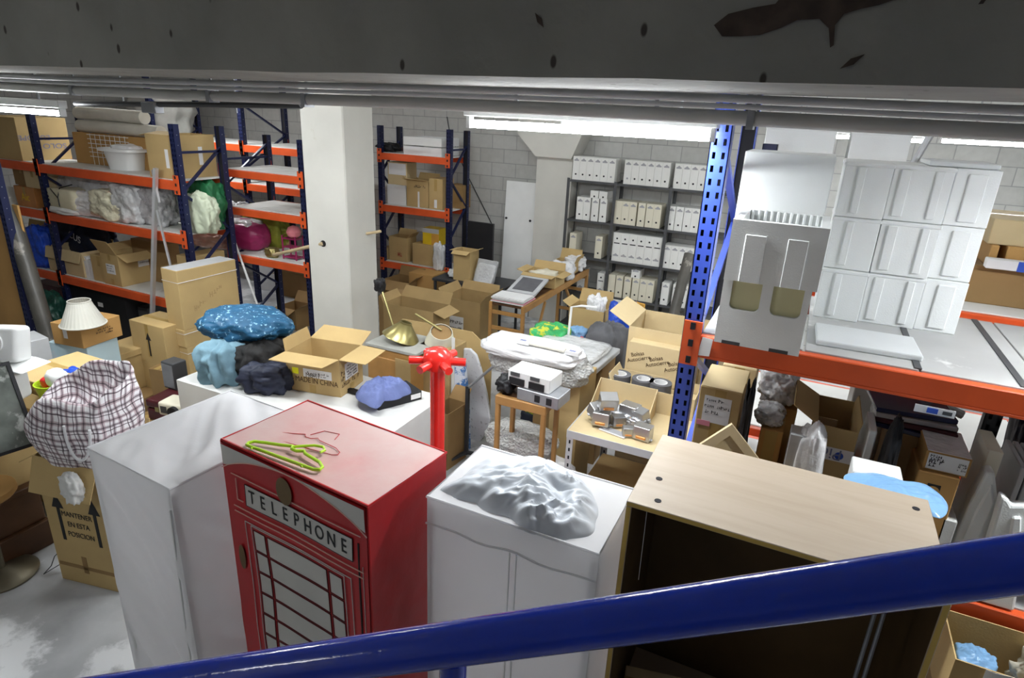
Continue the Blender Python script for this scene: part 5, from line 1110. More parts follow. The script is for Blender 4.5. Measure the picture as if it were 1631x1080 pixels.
pack('film_blue', 'light blue wrapped pack lying on the dark red bag', 'pack', 906, 545, 936, 528, 5.55, .2, at(920, 547, 5.55).z-.02, name='pack', seed=7)
fb('open cardboard box of white papers behind the green trolley bag', 903, 540, 962, 498, 5.95, .3, z0=0, c='card', flaps={'b': 18, 'l': 60}, flen={'b': .14, 'l': .1})
pack('film_white', 'white crumpled papers spilling from the box behind the green trolley bag', 'papers', 935, 508, 962, 480, 6.1, .22, at(940, 515, 6.1).z, name='papers', seed=8, amp=.3)
t = pack('grey_cloth', 'dark grey jacket draped over a rounded case beside the printed zip-bag carton', 'jacket', 930, 590, 1006, 524, 5.55, .38, 0, name='jacket', seed=4, amp=.08, box=.65, sub=5, vf=(9, .05))
pack('blue_bag', 'bright blue carrier bag behind the dark grey jacket', 'bag', 962, 560, 1024, 514, 5.95, .26, 0, seed=6, amp=.25, sub=5)
slab('white_board', 'white_plastic', 'white board leaning behind the blue carrier bag', 'board', Vector((at(958, 500, 6.25).x, 6.25, 0)), Vector((at(1010, 500, 6.25).x, 6.25, 0)), at(985, 482, 6.25).z, .02, tilt=rad(-5))
slab('yellow_folder', 'peach', 'orange card folder standing behind the white board', 'folder', Vector((at(1009, 500, 6.35).x, 6.35, 0)), Vector((at(1026, 500, 6.35).x, 6.31, 0)), at(1020, 482, 6.35).z, .02)
# black desk and what stands on it
dz = .76; a = on(690, 440, dz); b = on(800, 447, dz); dx0, dx1, dy = a.x, b.x, (a.y+b.y)/2
dy = min(dy, 7.25)
dx0 = at(688, 440, dy).x; dx1 = at(800, 447, dy).x
t = thing('black_desk', 'dark desk under the tilted wrapped panel in front of the small back rack', 'desk', (dx0, dy, 0)); w = dx1-dx0
MB().box(0, 0, dz-.035, w, .6, dz).build('desktop', 'black_steel', t, bevel=.004)
for x in (.02, w-.05):
    for y in (.02, .55): MB().box(x, y, 0, x+.03, y+.03, dz-.035).build('leg', 'black_steel', t)
fb('small open cardboard box on the dark desk beside the wrapped panel', 722, 436, 749, 402, dy+.1, .25, z0=dz, flaps={'f': 110, 'r': 70, 'l': 100}, flen={'f': .1, 'r': .08, 'l': .08})
a = at(752, 434, dy+.12); t = thing('wrapped_screen', 'grey panel in clear film leaning tilted on the dark desk', 'panel', (a.x, dy+.14, dz), rad(-6)); t.rotation_euler[0] = rad(-22)
MB().box(0, 0, 0, .32, .04, .34).build('panel', 'grey_paint', t, bevel=.004); lump('film', 'film', t, (.37, .09, .38), seed=4, box=.9, amp=.05, loc=(.16, .02, 0))
soft('earphones', 'white_plastic', 'white plastic bits lying left of the small box on the dark desk', 'parts', (at(721, 425, dy+.2).x, dy+.2, dz), (.12, .1, .12), seed=5, amp=.4)
slab('dark_screen', 'black', 'black flat screen standing behind the dark desk against the wall', 'screen', Vector((at(744, 400, 8.2).x, 8.2, 0)), Vector((at(784, 400, 8.2).x, 8.2, 0)), at(760, 354, 8.2).z, .05)
# floor boxes around the small back rack
f0 = on(703, 540, 0)
Yc = 6.45; r = fb('big open carton with a shipping label on the floor before the dark desk', 703, 545, 765, 484, Yc, .5, z0=0, c='card_in', flaps={'b': 25, 'l': 30, 'r': 35}, flen={k: .12 for k in 'blr'}); D = DIM[r.name]
pan(r, D, 'f', D[0]*.16, D[2]*.42, D[0]*.58, D[2]*.72, 'paper'); scrawl(r, D, 'f', [(D[0]*.2, D[2]*.6, D[0]*.54), (D[0]*.2, D[2]*.5, D[0]*.5)], .04, off=.0035)
fb('tall brown cardboard carton under the small back rack', 652, 492, 690, 440, 7.5, .35, z0=0, c='card_orange', tape='')
fb('open brown cardboard carton left under the small back rack', 612, 500, 652, 452, 7.3, .4, z0=0, c='card_dark', flaps={'f': 120, 'b': 20, 'r': 50}, flen={'f': .2, 'b': .14, 'r': .14})
fb('grey-lidded carton on the floor right behind the column', 604, 520, 640, 478, 6.2, .4, z0=0, c='card_dark', tape='')
fb('long low cardboard carton with open flaps on the floor behind the brass lamp', 612, 545, 690, 498, 5.55, .35, z0=0, c='card_in', flaps={'b': 40, 'r': 110, 'l': 30}, flen={'b': .15, 'r': .15, 'l': .1})
slab('flat_board', 'deck_grey', 'grey flat board leaning under the dark desk', 'board', Vector((at(708, 470, 7.1).x, 7.1, 0)), Vector((at(735, 470, 7.1).x, 7.12, 0)), .62, .02, tilt=rad(-16))
t = thing('metal_chair', 'dark metal chair frame under the dark desk', 'chair', (at(745, 470, 7.05).x, 7.05, 0))
for x in (-.15, .15): MB().tube([(x-.03, 0, 0), (x, .02, .6)], .012, 8).tube([(x, .35, 0), (x, .02, .6)], .012, 8).build('leg_frame', 'black_steel', t, smooth=True)
MB().box(-.16, .0, .40, .16, .3, .43).build('seat', 'steel_dark', t)
# small back rack contents
z1, z2, z3 = 2.352, 1.587, .707
fb('white carton standing left on the middle shelf of the small back rack', 617, 322, 646, 296, 8.0, .3, z0=z2, c='white_plastic', tape='')
w0 = at(617, 296, 8.0); ww = at(646, 296, 8.0); zz = z2+DIM[bpy.data.objects[list(DIM)[-1]].name][2]
r = fb('tilted printed carton on top of the white one on the small back rack', 618, 290, 648, 260, 8.02, .26, z0=zz, c='card_pale', tape=''); D = DIM[r.name]; pan(r, D, 'f', .02, D[2]*.45, D[0]-.02, D[2]*.95, 'paper')
r = fb('open cardboard carton with tape strip in the middle of the small back rack shelf', 648, 328, 682, 290, 8.0, .32, z0=z2, flaps={'f': 75, 'b': 20, 'l': 60}, flen={'f': .14, 'b': .1, 'l': .1}); D = DIM[r.name]; pan(r, D, 'f', D[0]*.52, 0, D[0]*.6, D[2]*.6, 'paper', 'paper_tape'); scrawl(r, D, 'f', [(D[0]*.35, D[2]*.75, D[0]*.85)], .04)
r = fb('upright cardboard carton right on the middle shelf of the small back rack', 683, 330, 705, 286, 8.0, .32, z0=z2); D = DIM[r.name]; pan(r, D, 'f', D[0]*.4, .02, D[0]*.6, .14, 'paper')
a = at(650, 245, 8.0)
t = thing('stacked_windows', 'stack of white window frames on the top shelf of the small back rack', 'frames', (at(646, 240, 8.0).x, 7.95, z1)); w = at(706, 240, 8.0).x-at(646, 240, 8.0).x
for i in range(2): MB().box(0, 0, i*.13, w, .05, i*.13+.115).box(0, .46, i*.13, w, .5, i*.13+.115).box(0, .05, i*.13, .05, .46, i*.13+.115).box(w-.05, .05, i*.13, w, .46, i*.13+.115).build('frame', 'white_plastic', t)
for i in range(4): MB().box(.05, .1+.09*i, .2, w-.05, .13+.09*i, .24).build('bar', 'white_plastic', t)
soft('cable_bundle', 'black', 'black cable bundle left of the white window frames on the small back rack', 'cables', (at(618, 226, 8.1).x, 8.1, z1), (.3, .3, .14), seed=4, amp=.4)
fb('small cardboard carton far left on the bottom shelf of the small back rack', 606, 410, 618, 396, 8.0, .2, z0=z3)
r = fb('cardboard carton tilted with a dark mark on the bottom shelf of the small back rack', 620, 412, 648, 380, 8.0, .26, z0=z3, flaps={'b': 25, 'r': 40}, flen={'b': .1, 'r': .1}); D = DIM[r.name]; scrawl(r, D, 'f', [(D[0]*.5, .08, D[0]*.7)], .06, 'red_cloth')
r = fb('closed cardboard carton under the yellow box on the small back rack', 657, 420, 689, 392, 8.0, .3, z0=z3, tape=''); zt3 = z3+DIM[r.name][2]
r = fb('yellow and orange box on top of the closed carton on the small back rack', 673, 388, 699, 366, 8.06, .22, z0=zt3, c='yellow', tape=''); D = DIM[r.name]; pan(r, D, 'f', D[0]*.55, 0, D[0], D[2]*.7, 'peach', 'orange_patch'); pan(r, D, 'f', .0, D[2]*.72, D[0], D[2], 'grey_paint', 'grey_band')
pack('film', 'clear plastic bag hanging at the right end of the small back rack', 'bag', 692, 425, 706, 394, 7.86, .12, z3, seed=8)
fb('brown carton lying beyond the right end of the small back rack', 714, 325, 737, 296, 8.3, .25, z0=z2, c='card_dark', tape='')
# door panels by the pilaster
for i, (x0_, x1_, n_) in enumerate([(802, 851, 'white door panel with small dark knobs leaning on the back wall left of the pilaster')]):
    a = at(x0_, 288, 8.52); b = at(x1_, 288, 8.52)
    t = thing('plywood_board', n_, 'panel', (a.x, 8.52, 0)); t.rotation_euler[0] = rad(-3)
    MB().box(0, 0, 0, b.x-a.x, .03, a.z).build('panel', 'white_plastic', t, bevel=.004)
    for u in (.04, b.x-a.x-.06): MB().lathe([(.014, 0), (.018, .02), (.012, .03)], 12, 0, Matrix.Translation((u, 0, a.z-.55)) @ Matrix.Rotation(PI/2, 4, 'X')).build('knob', 'black', t, smooth=True)
pole('wall_cable', 'black', 'thin black cable sagging diagonally across the back wall blocks', 'cable', [at(712, 186, 8.88), at(716, 210, 8.88), at(740, 270, 8.88), at(765, 320, 8.88), at(786, 362, 8.88)], .008, 5)
# ------------------------------------------------------------------ archive shelving
FY = 8.45; zs_ = [.05, .565, 1.085, 1.605, 2.15]; px_ = [at(907, 270, FY).x, at(981, 290, FY).x, at(1069, 300, FY).x, -.85]
names = ['bottom', 'fourth', 'middle', 'second', 'top']
t = thing('archive_shelving', 'dark grey metal shelving full of white archive boxes along the back wall', 'shelving', (px_[0], FY, 0)); x0 = px_[0]
for x in px_:
    for y in (0, .34):
        mb = MB(); mb.box(x-x0-.02, y-.002, 0, x-x0+.02, y+.002, zs_[-1]+.02).box(x-x0-.022, min(y, y+(.035 if y == 0 else -.035)), 0, x-x0-.018, max(y, y+(.035 if y == 0 else -.035)), zs_[-1]+.02)
        mb.build('post', 'steel_dark', t)
for i in range(3):
    for z in zs_: MB().box(px_[i]-x0+.02, .004, z-.03, px_[i+1]-x0-.02, .34, z).build('shelf', 'steel_dark', t)
def afile(label, x, z, m='file_white', w=.10, d=.26, h=.315, mark=0, yoff=0.03, grp=None, flip=False):
    mb = MB(); mb.box(0, 0, 0, w, d, h); L = .17 if not flip else h-.17
    zl = h*.80 if not flip else h*.18; zd = h*.24 if not flip else h*.80
    if mark != 2:
        mb.box(w*.16, -.0012, zl, w*.84, 0, zl+.018, 1); mb.add([(w*.5-.025, -.0012, zl+.018), (w*.5+.025, -.0012, zl+.018), (w*.5, -.0012, zl+.04)], [(0, 1, 2)], 1)
    if flip: mb.box(w*.14, -.0012, h*.62, w*.86, 0, h*.655, 2)
    n = 14; mb.add([(w*.5+.013*math.cos(2*PI*k/n), -.0013, zd+.013*math.sin(2*PI*k/n)) for k in range(n)], [tuple(range(n))], 2 if mark != 1 else 1)
    o = mb.build('archive_box', [m, 'file_grey', 'slot_dark'], None, bevel=0); o.location = (x, FY+yoff, z+.001)
    return tag(o, label, 'archive box', grp)
ORD = ['first', 'second', 'third', 'fourth', 'fifth', 'sixth', 'seventh']
def place(level, bay, pixels, ypix, m='file_white', h=.315, w=.10, flip=False, marks=None, z=None):
    nm = ['left', 'middle', 'right'][bay]; zz = zs_[level] if z is None else z; n = len(pixels); last = -99
    for i, px in enumerate(pixels):
        X = max(at(px, ypix, FY+.03).x, last+w+.002); last = X
        lab = ('%s white archive box from the left on the %s shelf, %s bay of the shelving' % (ORD[i], names[level], nm)) if n > 1 else 'lone white archive box on the %s shelf, %s bay of the shelving' % (names[level], nm)
        if z is not None: lab = 'white archive box lying %s on top of the row on the %s shelf, %s bay' % (['left', 'right'][i] if n > 1 else 'alone', names[level], nm)
        afile(lab, X, zz, m, w, .26, h, (marks or {}).get(i, 0), grp='archive boxes on the %s shelf' % names[level], flip=flip)
place(4, 0, [911, 921, 932, 943, 954, 965], 285, marks={5: 1})
place(4, 1, [992, 1003, 1014, 1025, 1036, 1047], 295, marks={0: 1})
place(4, 2, [1071, 1082, 1094, 1105, 1116, 1127], 302)
place(3, 0, [917, 928, 941, 954], 345); place(3, 0, [940, 954], 315, h=.10, w=.115, z=zs_[3]+.317, marks={1: 2, 0: 2})
place(3, 1, [977, 988, 999, 1014, 1027, 1039], 355, m='file_cream', marks={0: 2}); place(3, 2, [1060, 1073, 1086, 1098], 365)
place(2, 0, [906, 947], 400, m='file_cream'); place(2, 1, [973, 985, 998, 1010, 1022, 1034], 418, flip=True, h=.40, w=.112); place(2, 2, [1053, 1065, 1077, 1089], 428)
place(1, 0, [918, 950], 462, flip=True); place(1, 1, [966, 978, 991, 1004, 1016, 1027], 478, m='file_cream', marks={0: 2})
place(1, 1, [1005], 440, h=.11, w=.12, z=zs_[1]+.317); place(1, 2, [1050, 1068, 1080], 488)
place(0, 1, [1000, 1017, 1030], 530, flip=True); place(0, 2, [1040, 1052, 1064], 535, flip=True); place(0, 0, [935], 520, flip=True)
# leaning grey tubes by the right upright
for i, (a, b, r_, m, n_) in enumerate([((1098, 405), (1058, 560), .055, 'roll_film', 'long grey metal tube leaning against the archive shelving beside the blue upright'), ((1106, 440), (1084, 560), .04, 'steel_dark', 'shorter dark tube leaning right of the long grey one')]):
    p_ = at(*a, 6.6+.1*i); q_ = at(*b, 6.1+.1*i); dr = q_-p_; pole('metal_tube', m, n_, 'tube', [p_-dr*.0, p_+dr*(p_.z/(p_.z-q_.z))], r_, 14)
# ------------------------------------------------------------------ foam boxes on the right rack
ZD = Zt+.006
a = at(1142, 534, 2.52); b = at(1275, 556, 2.60); w = .32; X0 = -.262
def foambox(label, x, y, z, w, d, h, ribs=(), notch=False, m='styro', group=None, lid=True):
    t = thing('foam_box', label, 'foam box', (x, y, z), 0, group)
    MB().box(0, 0, 0, w, d, h).build('body', m, t, bevel=.004, seg=2)
    for u0, u1 in ribs: MB().box(u0, -.010, h*.08, u1, .004, h*.92).build('rib', m, t, bevel=.003)
    if lid: MB().box(-.004, -.004, h-.018, w+.004, d+.004, h-.002).build('lid_edge', m, t, bevel=.004)
    return t
# lower box with two windows
t = thing('foam_box', 'white foam box with two cream window openings on the rack edge', 'foam box', (X0, 2.53, ZD)); h0 = .265; dd = .36
pr = [(0, 0), (.02, 0), (.025, .012), (.10, .012), (.105, 0), (.215, 0), (.22, .012), (.295, .012), (.30, 0), (.32, 0), (.32, h0), (0, h0)]
wl = [(.035, .145), (.185, .295)]
def notch(u0, u1, zb, r=.022):
    a = [(u0, h0)]+[(u0+r-r*math.cos(k*PI/12), zb+r-r*math.sin(k*PI/12)) for k in range(7)]
    return a+[(u1-r+r*math.sin(k*PI/12), zb+r-r*math.cos(k*PI/12)) for k in range(7)]+[(u1, h0)]
ol = [(0, 0), (.32, 0), (.32, h0)]+notch(.185, .295, .147)[::-1]+notch(.035, .145, .147)[::-1]+[(0, h0)]
mb = MB(); mb.prism(ol, .022); mb.box(0, .022, 0, .32, dd, h0)
mb.build('body', 'styro', t)
for u0, u1 in wl: MB().box(u0, .016, .147, u1, .0215, h0).build('window', 'cream', t)
for u0, u1 in ((.03, .10), (.21, .28)): MB().box(u0, -.002, 0.0, u1, .02, .014).build('foot_recess', 'steel_dark', t)
# upper inverted box with comb rim
t = thing('foam_box', 'white foam box with a comb-toothed rim stacked on the windowed one', 'foam box', (X0, 2.515, ZD+h0)); h1 = .235
mb = MB(); mb.box(0, 0, 0, .335, .37, .02).box(0, 0, .02, .335, .03, h1).box(0, .34, .02, .335, .37, h1).box(0, .03, .02, .03, .34, h1).box(.305, .03, .02, .335, .34, h1).box(.03, .03, .02, .305, .34, h1-.055)
mb.build('body', 'styro', t)
for k in range(11): MB().box(.035+k*.025, .325, h1-.055, .047+k*.025, .341, h1+.004).build('tooth', 'styro', t, bevel=.004)
for u0, u1 in ((.055, .13), (.205, .275)): MB().box(u0, -.004, .0, u1, .004, h1*.78).build('rib', 'styro', t, bevel=.002)
# plain tall box behind
pa = at(1188, 238, 2.93); pb = at(1333, 252, 2.93)
foambox('large plain white foam box standing behind the comb-rimmed one', pa.x, 2.93, ZD, pb.x-pa.x, .27, (pa.z+pb.z)/2-ZD, lid=False)
# wall of ribbed boxes: three rows by three columns
gy = 3.22; gxs = [at(1300, 505, gy).x-.02, 0, 0, at(1524, 523, gy).x]; L_ = gxs[3]-gxs[0]; gxs[1] = gxs[0]+L_*.33; gxs[2] = gxs[0]+L_*.72; gh = (at(1600, 272, gy).z-ZD)/3
cn = ['left', 'middle', 'right']; rn_ = ['bottom', 'middle', 'top']
for c in range(3):
    for k in range(3):
        w = gxs[c+1]-gxs[c]-.004; yy = gy-.05*(c == 0)-.03*(c == 1)+.012*((c+k) % 2)
        ribs = {0: [(w*.30, w*.46)], 1: [(w*.12, w*.30), (w*.70, w*.84)], 2: [(w*.30, w*.72)]}[c]
        foambox('%s foam box of the %s column in the ribbed white stack' % (rn_[k], cn[c]), gxs[c]+.002, yy, ZD+gh*k, w, .34, gh-.002, ribs, group='ribbed foam boxes on the rack', lid=(c != 2))
t = thing('foam_slab', 'flat white foam lid lying on top of the ribbed stack', 'lid', (gxs[2]-.10, gy+.02, ZD+gh*3)); MB().box(0, 0, 0, gxs[3]-gxs[2]+.09, .3, .02).build('sheet', 'styro_grey', t, bevel=.004)
t = thing('plastic_tray', 'flat white plastic sheet lying on the rack deck in front of the ribbed stack', 'sheet', (at(1280, 556, 2.72).x+.04, 2.72, ZD), rad(2)); MB().box(0, 0, 0, .38, .26, .025).build('sheet', 'styro_grey', t, bevel=.006, seg=2)
for i, px in enumerate((1430, 1568)):
    a = at(px, 512 if i == 0 else 507, 3.4); b = a.x
    o = MB().box(a.x-.012, 2.64, ZD, a.x+.012, 3.56, ZD+.004).build('deck_strip', 'steel_dark', None); tag(o, ['dark strip lying across the rack deck beside the ribbed stack', 'second dark strip lying across the rack deck near the right edge'][i], 'strip')
# on the rear rack: foam boxes and cartons
for i, (xa, xb, yt, yb, n_) in enumerate([(1215, 1335, 205, 240, 'wide white foam box on the rear rack behind the plain tall box'), (1350, 1455, 212, 250, 'white foam box with sloping sides on the rear rack behind the ribbed stack')]):
    Yq = 3.95; A2 = at(xa, yb, Yq); B2 = at(xb, yt, Yq); foambox(n_, A2.x, Yq, ZD, B2.x-A2.x, .5, min(B2.z, 3.05)-ZD, m='styro')
p_ = at(1484, 212, 3.64); q_ = at(1460, 252, 3.62); dr = q_-p_
pole('grey_pole', 'alu', 'grey pole slanting up behind the ribbed foam stack', 'pole', [p_, p_+dr*((p_.z-ZD)/(p_.z-q_.z))], .016, 8)
Yq = 3.95
for i, (xa, xb, yb, yt, n_) in enumerate([(1580, 1606, 392, 352, 'left yellow-brown carton on the rear rack at the right edge'), (1607, 1700, 392, 350, 'right yellow-brown carton on the rear rack at the right edge')]):
    A2 = at(xa, yb, Yq); B2 = at(xb, yt, Yq); carton(n_, A2.x, Yq, ZD+.20, B2.x-A2.x, .5, .11, c='card_orange', group='cartons on the rear rack', tape='')
A2 = at(1575, 430, Yq); carton('dark brown flat carton at the bottom of the rear rack pile at the right edge', A2.x-.1, Yq, ZD, 1.0, .55, .20, c='card_dark', tape='')
A2 = at(1580, 345, Yq); r = carton('pale top carton of the rear rack pile at the right edge', A2.x+.02, Yq+.03, ZD+.31, .75, .5, .13, c='card_pale')
t = carton('small white and blue packet lying on the cartons at the right edge', at(1588, 360, 3.9).x, 3.88, ZD+.20, .3, .06, .05, c='paper', tape='', name='packet', cat='packet'); pan(t, (.3, .06, .05), 'f', .13, 0, .3, .05, 'ink_blue', 'blue_half')
# ------------------------------------------------------------------ goods on the lower deck of the right rack
ZL = Zl+.006
def lo(label, xl, yt, xr, Y, d, z0=ZL, **k): return fb(label, xl, yt+60, xr, yt, Y, d, z0=z0, **k)
r = lo('pale-topped cardboard carton with a white address label and pink tag beside the blue upright', 1104, 628, 1184, 2.72, .30, c='card'); D = DIM[r.name]
MB().box(.004, .004, D[2]-.0005, D[0]-.004, D[1]-.004, D[2]+.002).build('top_sheet', 'card_pale', r)
pan(r, D, 'f', D[0]*.14, D[2]-.17, D[0]*.78, D[2]-.04, 'paper'); scrawl(r, D, 'f', [(D[0]*.17, D[2]-.095, D[0]*.74), (D[0]*.2, D[2]-.065, D[0]*.6), (D[0]*.2, D[2]-.125, D[0]*.5)], .016, off=.0035)
pan(r, D, 'f', D[0]*.04, D[2]-.19, D[0]*.36, D[2]-.165, 'pink_flat', 'pink_tag', off=.002)
r = lo('second cardboard carton with a blank white label behind the pink-tagged one', 1140, 590, 1206, 3.14, .3, c='card_pale'); D = DIM[r.name]; MB().box(D[0]*.25, D[1]*.25, D[2]+.0005, D[0]*.7, D[1]*.8, D[2]+.002).build('paper_label', 'paper', r)
base_ = lo('brown carton under the balloon-like plastic bag on the lower right shelf', 1198, 690, 1248, 2.68, .20, c='card_orange'); zb_ = ZL+DIM[base_.name][2]
pack('film_grey', 'clear bag of silvery foil parts on the brown carton on the lower right shelf', 'bag', 1198, 690, 1252, 645, 2.78, .16, zb_, seed=5, sub=5, amp=.2, zf=.85)
b2 = lo('carton behind the foil bag on the lower right shelf', 1208, 655, 1270, 2.92, .26, c='card_orange', tape=''); zb2_ = ZL+DIM[b2.name][2]
pack('film_white', 'bulging white bag of padded parts under the right rack deck', 'bag', 1204, 655, 1274, 598, 3.02, .22, zb2_, seed=8, sub=5, amp=.25, freq=3)
pack('black', 'black and silver plastic bag beside the pink-tagged carton', 'bag', 1172, 705, 1202, 640, 2.66, .12, ZL, seed=6, amp=.25)
# wooden picture frame corner leaning at the front
Yf = 2.56
A2 = at(1163, 688, 2.66); t = thing('picture_moulding', 'pale wooden picture frame leaning cornerwise in front of the labelled carton', 'frame', (at(1168, 690, 2.50).x, 2.50, 1.34)); t.rotation_euler = (rad(-14), rad(45), 0)
MB().box(0, 0, -.40, .035, .025, 0).box(.365, 0, -.40, .40, .025, 0).box(.035, 0, -.035, .365, .025, 0).box(.035, 0, -.40, .365, .025, -.365).build('frame', 'wood_pale', t); MB().box(.03, .008, -.37, .37, .014, -.03).build('panel', 'card_pale', t)
t.location = at(1166, 676, 2.50)
# open carton with branded sealing tape
r = lo('open cardboard carton sealed with white tape printed in blue on the lower right shelf', 1284, 690, 1368, 2.70, .34, c='card', inner='card_in', flaps={'l': 60, 'r': 12}, flen={'l': .12, 'r': .04}); D = DIM[r.name]
MB().box(-.002, -.0015, D[2]-.15, D[0]+.002, -.0003, D[2]-.09).build('sealing_tape', 'paper', r); ftext(r, D, 'f', D[0]*.48, D[2]-.117, 'Pie', .07, 'ink_slate', rot=PI, off=.003)
MB().lathe([(.017, 0), (.017, .0008)], 20, 0, Matrix.Translation((D[0]*.68, -.0016, D[2]-.122)) @ Matrix.Rotation(PI/2, 4, 'X')).build('printed_logo', 'ink_blue', r)
MB().box(.01, D[1]*.45, .02, D[0]*.55, D[1]*.47, D[2]-.03).build('inner_divider', 'card_pale', r)
pack('film_white', 'white translucent plastic bag peaked beside the open blue-taped carton', 'bag', 1256, 762, 1336, 642, 2.64, .14, ZL, seed=11, sub=5, amp=.10, box=.5, zf=1.0)
a = at(1248, 740, 2.60); t = thing('rail_module', 'slotted metal electronic module standing left of the white plastic bag', 'module', (a.x, 2.60, ZL)); hh = at(1265, 692, 2.60).z-ZL
MB().box(0, 0, 0, .075, .10, hh).build('case', 'alu', t, bevel=.003)
for k in range(6): MB().box(.012, -.002, hh*.25+k*.03, .03, .001, hh*.25+k*.03+.018).build('port', 'black', t)
r = lo('white upright bin box right of the open blue-taped carton', 1368, 688, 1398, 2.68, .2, c='white_plastic', tape='', name='storage_bin', cat='bin')
t = pack('black', 'black moulded holster-like case hanging in front of the dark blue folders', 'case', 1398, 740, 1442, 682, 2.66, .12, ZL, name='case', seed=4, amp=.12, box=.4)
bz = lo('closed carton under the dark blue folders on the lower right shelf', 1400, 700, 1478, 2.82, .34, c='card_dark', tape=''); zf = ZL+DIM[bz.name][2]
for i in range(4):
    c = at(1438, 690, 2.98); t = thing('folder', ['dark blue plastic folder at the bottom of the folder pile', 'maroon-edged folder in the folder pile', 'grey folder second from the top of the folder pile', 'shiny navy folder on top of the folder pile'][i], 'folder', (c.x-.14, 2.84, zf+.022*i), rad(-8+5*i), 'folders on the lower right shelf'); MB().box(0, 0, 0, .30, .24, .02).build('cover', ['navy_film', 'maroon', 'deck_grey', 'navy_film'][i], t, bevel=.003)
pack('film', 'clear film heap on the shelf above the dark blue folders', 'film', 1385, 670, 1480, 648, 3.2, .3, ZL, name='film_heap', seed=5)
lo('grey flat carton at the back of the lower right shelf behind the folders', 1345, 622, 1420, 3.3, .2, c='deck_grey', tape='')
t = thing('light_tool', 'white curved desk-lamp arm lying behind the folders on the lower right shelf', 'lamp', (at(1460, 668, 3.1).x, 3.1, zf)); MB().tube([(-.2, 0, .03), (-.05, 0, .06), (.02, 0, .12), (.06, 0, .06), (.16, 0, .03)], .02, 8).build('arm', 'white_plastic', t, smooth=True)
zt_ = at(1440, 736, 2.52).z
# pile at the right: printer box, label box, blue bag
r = lo('brown printer carton with a black oval emblem under the labelled carton', 1440, 764, 1530, 2.62, .34, c='card_orange', tape=''); D = DIM[r.name]; zz = ZL+D[2]
pan(r, D, 'f', D[0]*.30, D[2]-.105, D[0]*.62, D[2]-.045, 'black', 'emblem_patch', off=.001)
MB().lathe([(.022, 0), (.022, .0008)], 24, 0, Matrix.Translation((D[0]*.46, -.003, D[2]-.075)) @ Matrix.Rotation(PI/2, 4, 'X')).build('emblem_ring', 'card_orange', r); ftext(r, D, 'f', D[0]*.46, D[2]-.073, 'hp', .034, 'black', off=.0045)
r = fb('small carton with a big white printed label on top of the emblem carton', 1470, 740, 1550, 733, 2.64, .24, z0=zz, c='card_orange', tape=''); D = DIM[r.name]
MB().box(.003, .003, D[2]-.0004, D[0]-.003, D[1]-.003, D[2]+.0015).build('film_top', 'film_white', r)
pan(r, D, 'f', D[0]*.06, D[2]*.10, D[0]*.94, D[2]*.92, 'paper'); scrawl(r, D, 'f', [(D[0]*.10, D[2]*(.72-.16*i), D[0]*(.45-.04*i)) for i in range(4)], .016, off=.0035); scrawl(r, D, 'f', [(D[0]*.74, D[2]*.6, D[0]*.9), (D[0]*.74, D[2]*.45, D[0]*.9), (D[0]*.74, D[2]*.3, D[0]*.9)], .010, off=.0035)
lo('cream plastic housing right of the labelled carton on the lower right shelf', 1552, 722, 1600, 2.72, .2, c='ivory', tape='', name='plastic_housing', cat='housing')
bzz = fb('closed white carton under the pale blue plastic bag behind the wooden wardrobe', 1346, 800, 1440, 770, 2.40, .13, z0=0, c='white_plastic', tape=''); zq = DIM[bzz.name][2]
pts = [on(x, y, zq+.02) for x, y in [(1346, 752), (1385, 746), (1440, 760), (1478, 765), (1512, 806), (1500, 818), (1455, 800), (1400, 782), (1350, 768)]]
heap('blue_bag', 'film_blue', 'pale blue plastic bag spread flat behind the wooden wardrobe', 'bag', pts, zq, .03, seed=4, freq=9, amp=.5, n=120, rings=30, anis=(.6, 1.6, .4))
bq = fb('white foam block right of the wooden wardrobe behind the handrail', 1478, 900, 1526, 832, 2.62, .12, z0=ZL, c='styro', tape='', name='foam_block', cat='foam block')
def foamsheet(label, px, Y, th, rib=None):
    pts = [at(x, y, Y) for x, y in px]; x0 = min(p.x for p in pts); t = thing('foam_sheet', label, 'foam sheet', (x0, Y, ZL))
    pl = [(p.x-x0, p.z-ZL) for p in pts]; pl[0] = (pl[0][0], 0); pl[-1] = (pl[-1][0], 0)
    MB().prism(pl, th).build('sheet', 'styro', t, bevel=.010, seg=2)
    if rib: MB().prism([(at(x, y, Y).x-x0, at(x, y, Y).z-ZL) for x, y in rib], .02, 0, Matrix.Translation((0, -.014, 0))).build('rib', 'styro', t, bevel=.005)
foamsheet('tall white foam sheet leaning to the right on the lower shelf behind the handrail', [(1514, 868), (1543, 806), (1572, 752), (1585, 753), (1591, 812), (1562, 880)], 2.66, .08, [(1530, 868), (1552, 815), (1578, 770), (1582, 800), (1556, 860)])
foamsheet('second white foam sheet with a stepped top at the right photo edge', [(1572, 880), (1584, 830), (1595, 790), (1607, 797), (1612, 806), (1650, 806), (1650, 890)], 2.60, .05, [(1604, 870), (1612, 822), (1626, 822), (1624, 870)])
for i in range(3):
    a = at(1598+14*i, 812, 2.82); o = MB().box(0, 0, 0, .02, .26, at(1600, 752, 2.72).z-ZL).build('grey_board', 'grey_paint', None, bevel=.003); o.location = (a.x, 2.80, ZL); tag(o, ['left', 'middle', 'right'][i]+' of three upright grey boards on the lower shelf at the right photo edge', 'board', 'upright grey boards')
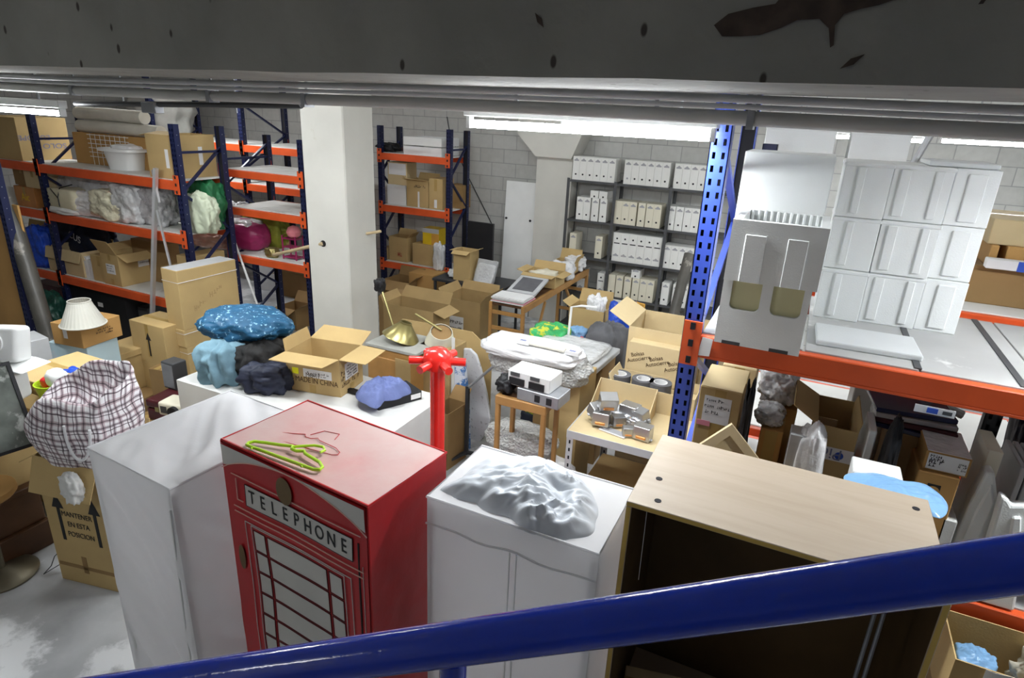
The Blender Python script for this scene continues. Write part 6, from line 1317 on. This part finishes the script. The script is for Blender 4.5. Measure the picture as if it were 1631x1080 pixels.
pack('navy', 'dark blue bag at the back of the lower shelf at the right photo edge', 'bag', 1592, 740, 1700, 690, 3.2, .25, ZL, seed=12)
t = thing('slotted_post', 'black slotted post standing on the lower shelf right of the labelled carton', 'post', (at(1556, 700, 3.0).x, 3.0, ZL)); upright(t, 0, 0, .84, 'black_steel', w=.05, d=.04)
# white and blue label strip clipped to the beam
a = at(1457, 645, 2.592); t = thing('label_strip', 'white and blue label strip hanging under the orange beam', 'label', (a.x, 2.585, a.z-.022)); MB().box(0, 0, 0, .13, .002, .03).build('strip', 'paper', t); MB().box(.04, -.0015, .005, .075, 0, .025).build('blue_patch', 'ink_blue', t); MB().box(.09, -.0015, .008, .12, 0, .022).build('grey_patch', 'steel_dark', t)
a = at(1120, 538, 2.58); t = thing('paper_note', 'torn pale paper note stuck on the left end of the orange beam', 'note', (a.x-.015, 2.583, Zt-.085)); MB().add([(0, 0, 0), (.05, 0, .004), (.055, 0, .08), (.012, 0, .084)], [(0, 1, 2, 3)]).build('note', 'paper', t, solid=.001)
# bottom right: open box with blue bag below the lower beam
a = at(1522, 1050, 2.28); zb9 = a.z-.24
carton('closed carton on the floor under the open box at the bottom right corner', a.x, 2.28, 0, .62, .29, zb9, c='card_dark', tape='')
r = carton('open cardboard box with a blue bag and brown paper at the bottom right corner', a.x, 2.28, zb9, .6, .28, .24, c='card', inner='card_in', flaps={}, tape='')
soft('blue_bag', 'film_blue', 'crumpled blue plastic bag inside the open box at the bottom right corner', 'bag', (a.x+.10, 2.42, zb9+.006), (.15, .14, .21), seed=3, sub=5, amp=.2, box=.7)
soft('packing_paper', 'ivory', 'crumpled brown packing paper inside the open box at the bottom right corner', 'paper', (a.x+.38, 2.42, zb9+.006), (.30, .22, .27), seed=6, sub=5, amp=.4, freq=3)
pts = None
o = MB().grid(lambda u, v: Vector((.09+.10*u, -.006-.004*math.sin(u*6), .22-.10*v*(1-.25*math.cos(u*9))+.02)), 10, 6).build('torn_paper', 'paper', None, solid=.001); o.location = (a.x, 2.28, zb9+.004); tag(o, 'torn white paper scrap hanging over the front of the bottom right box', 'paper')
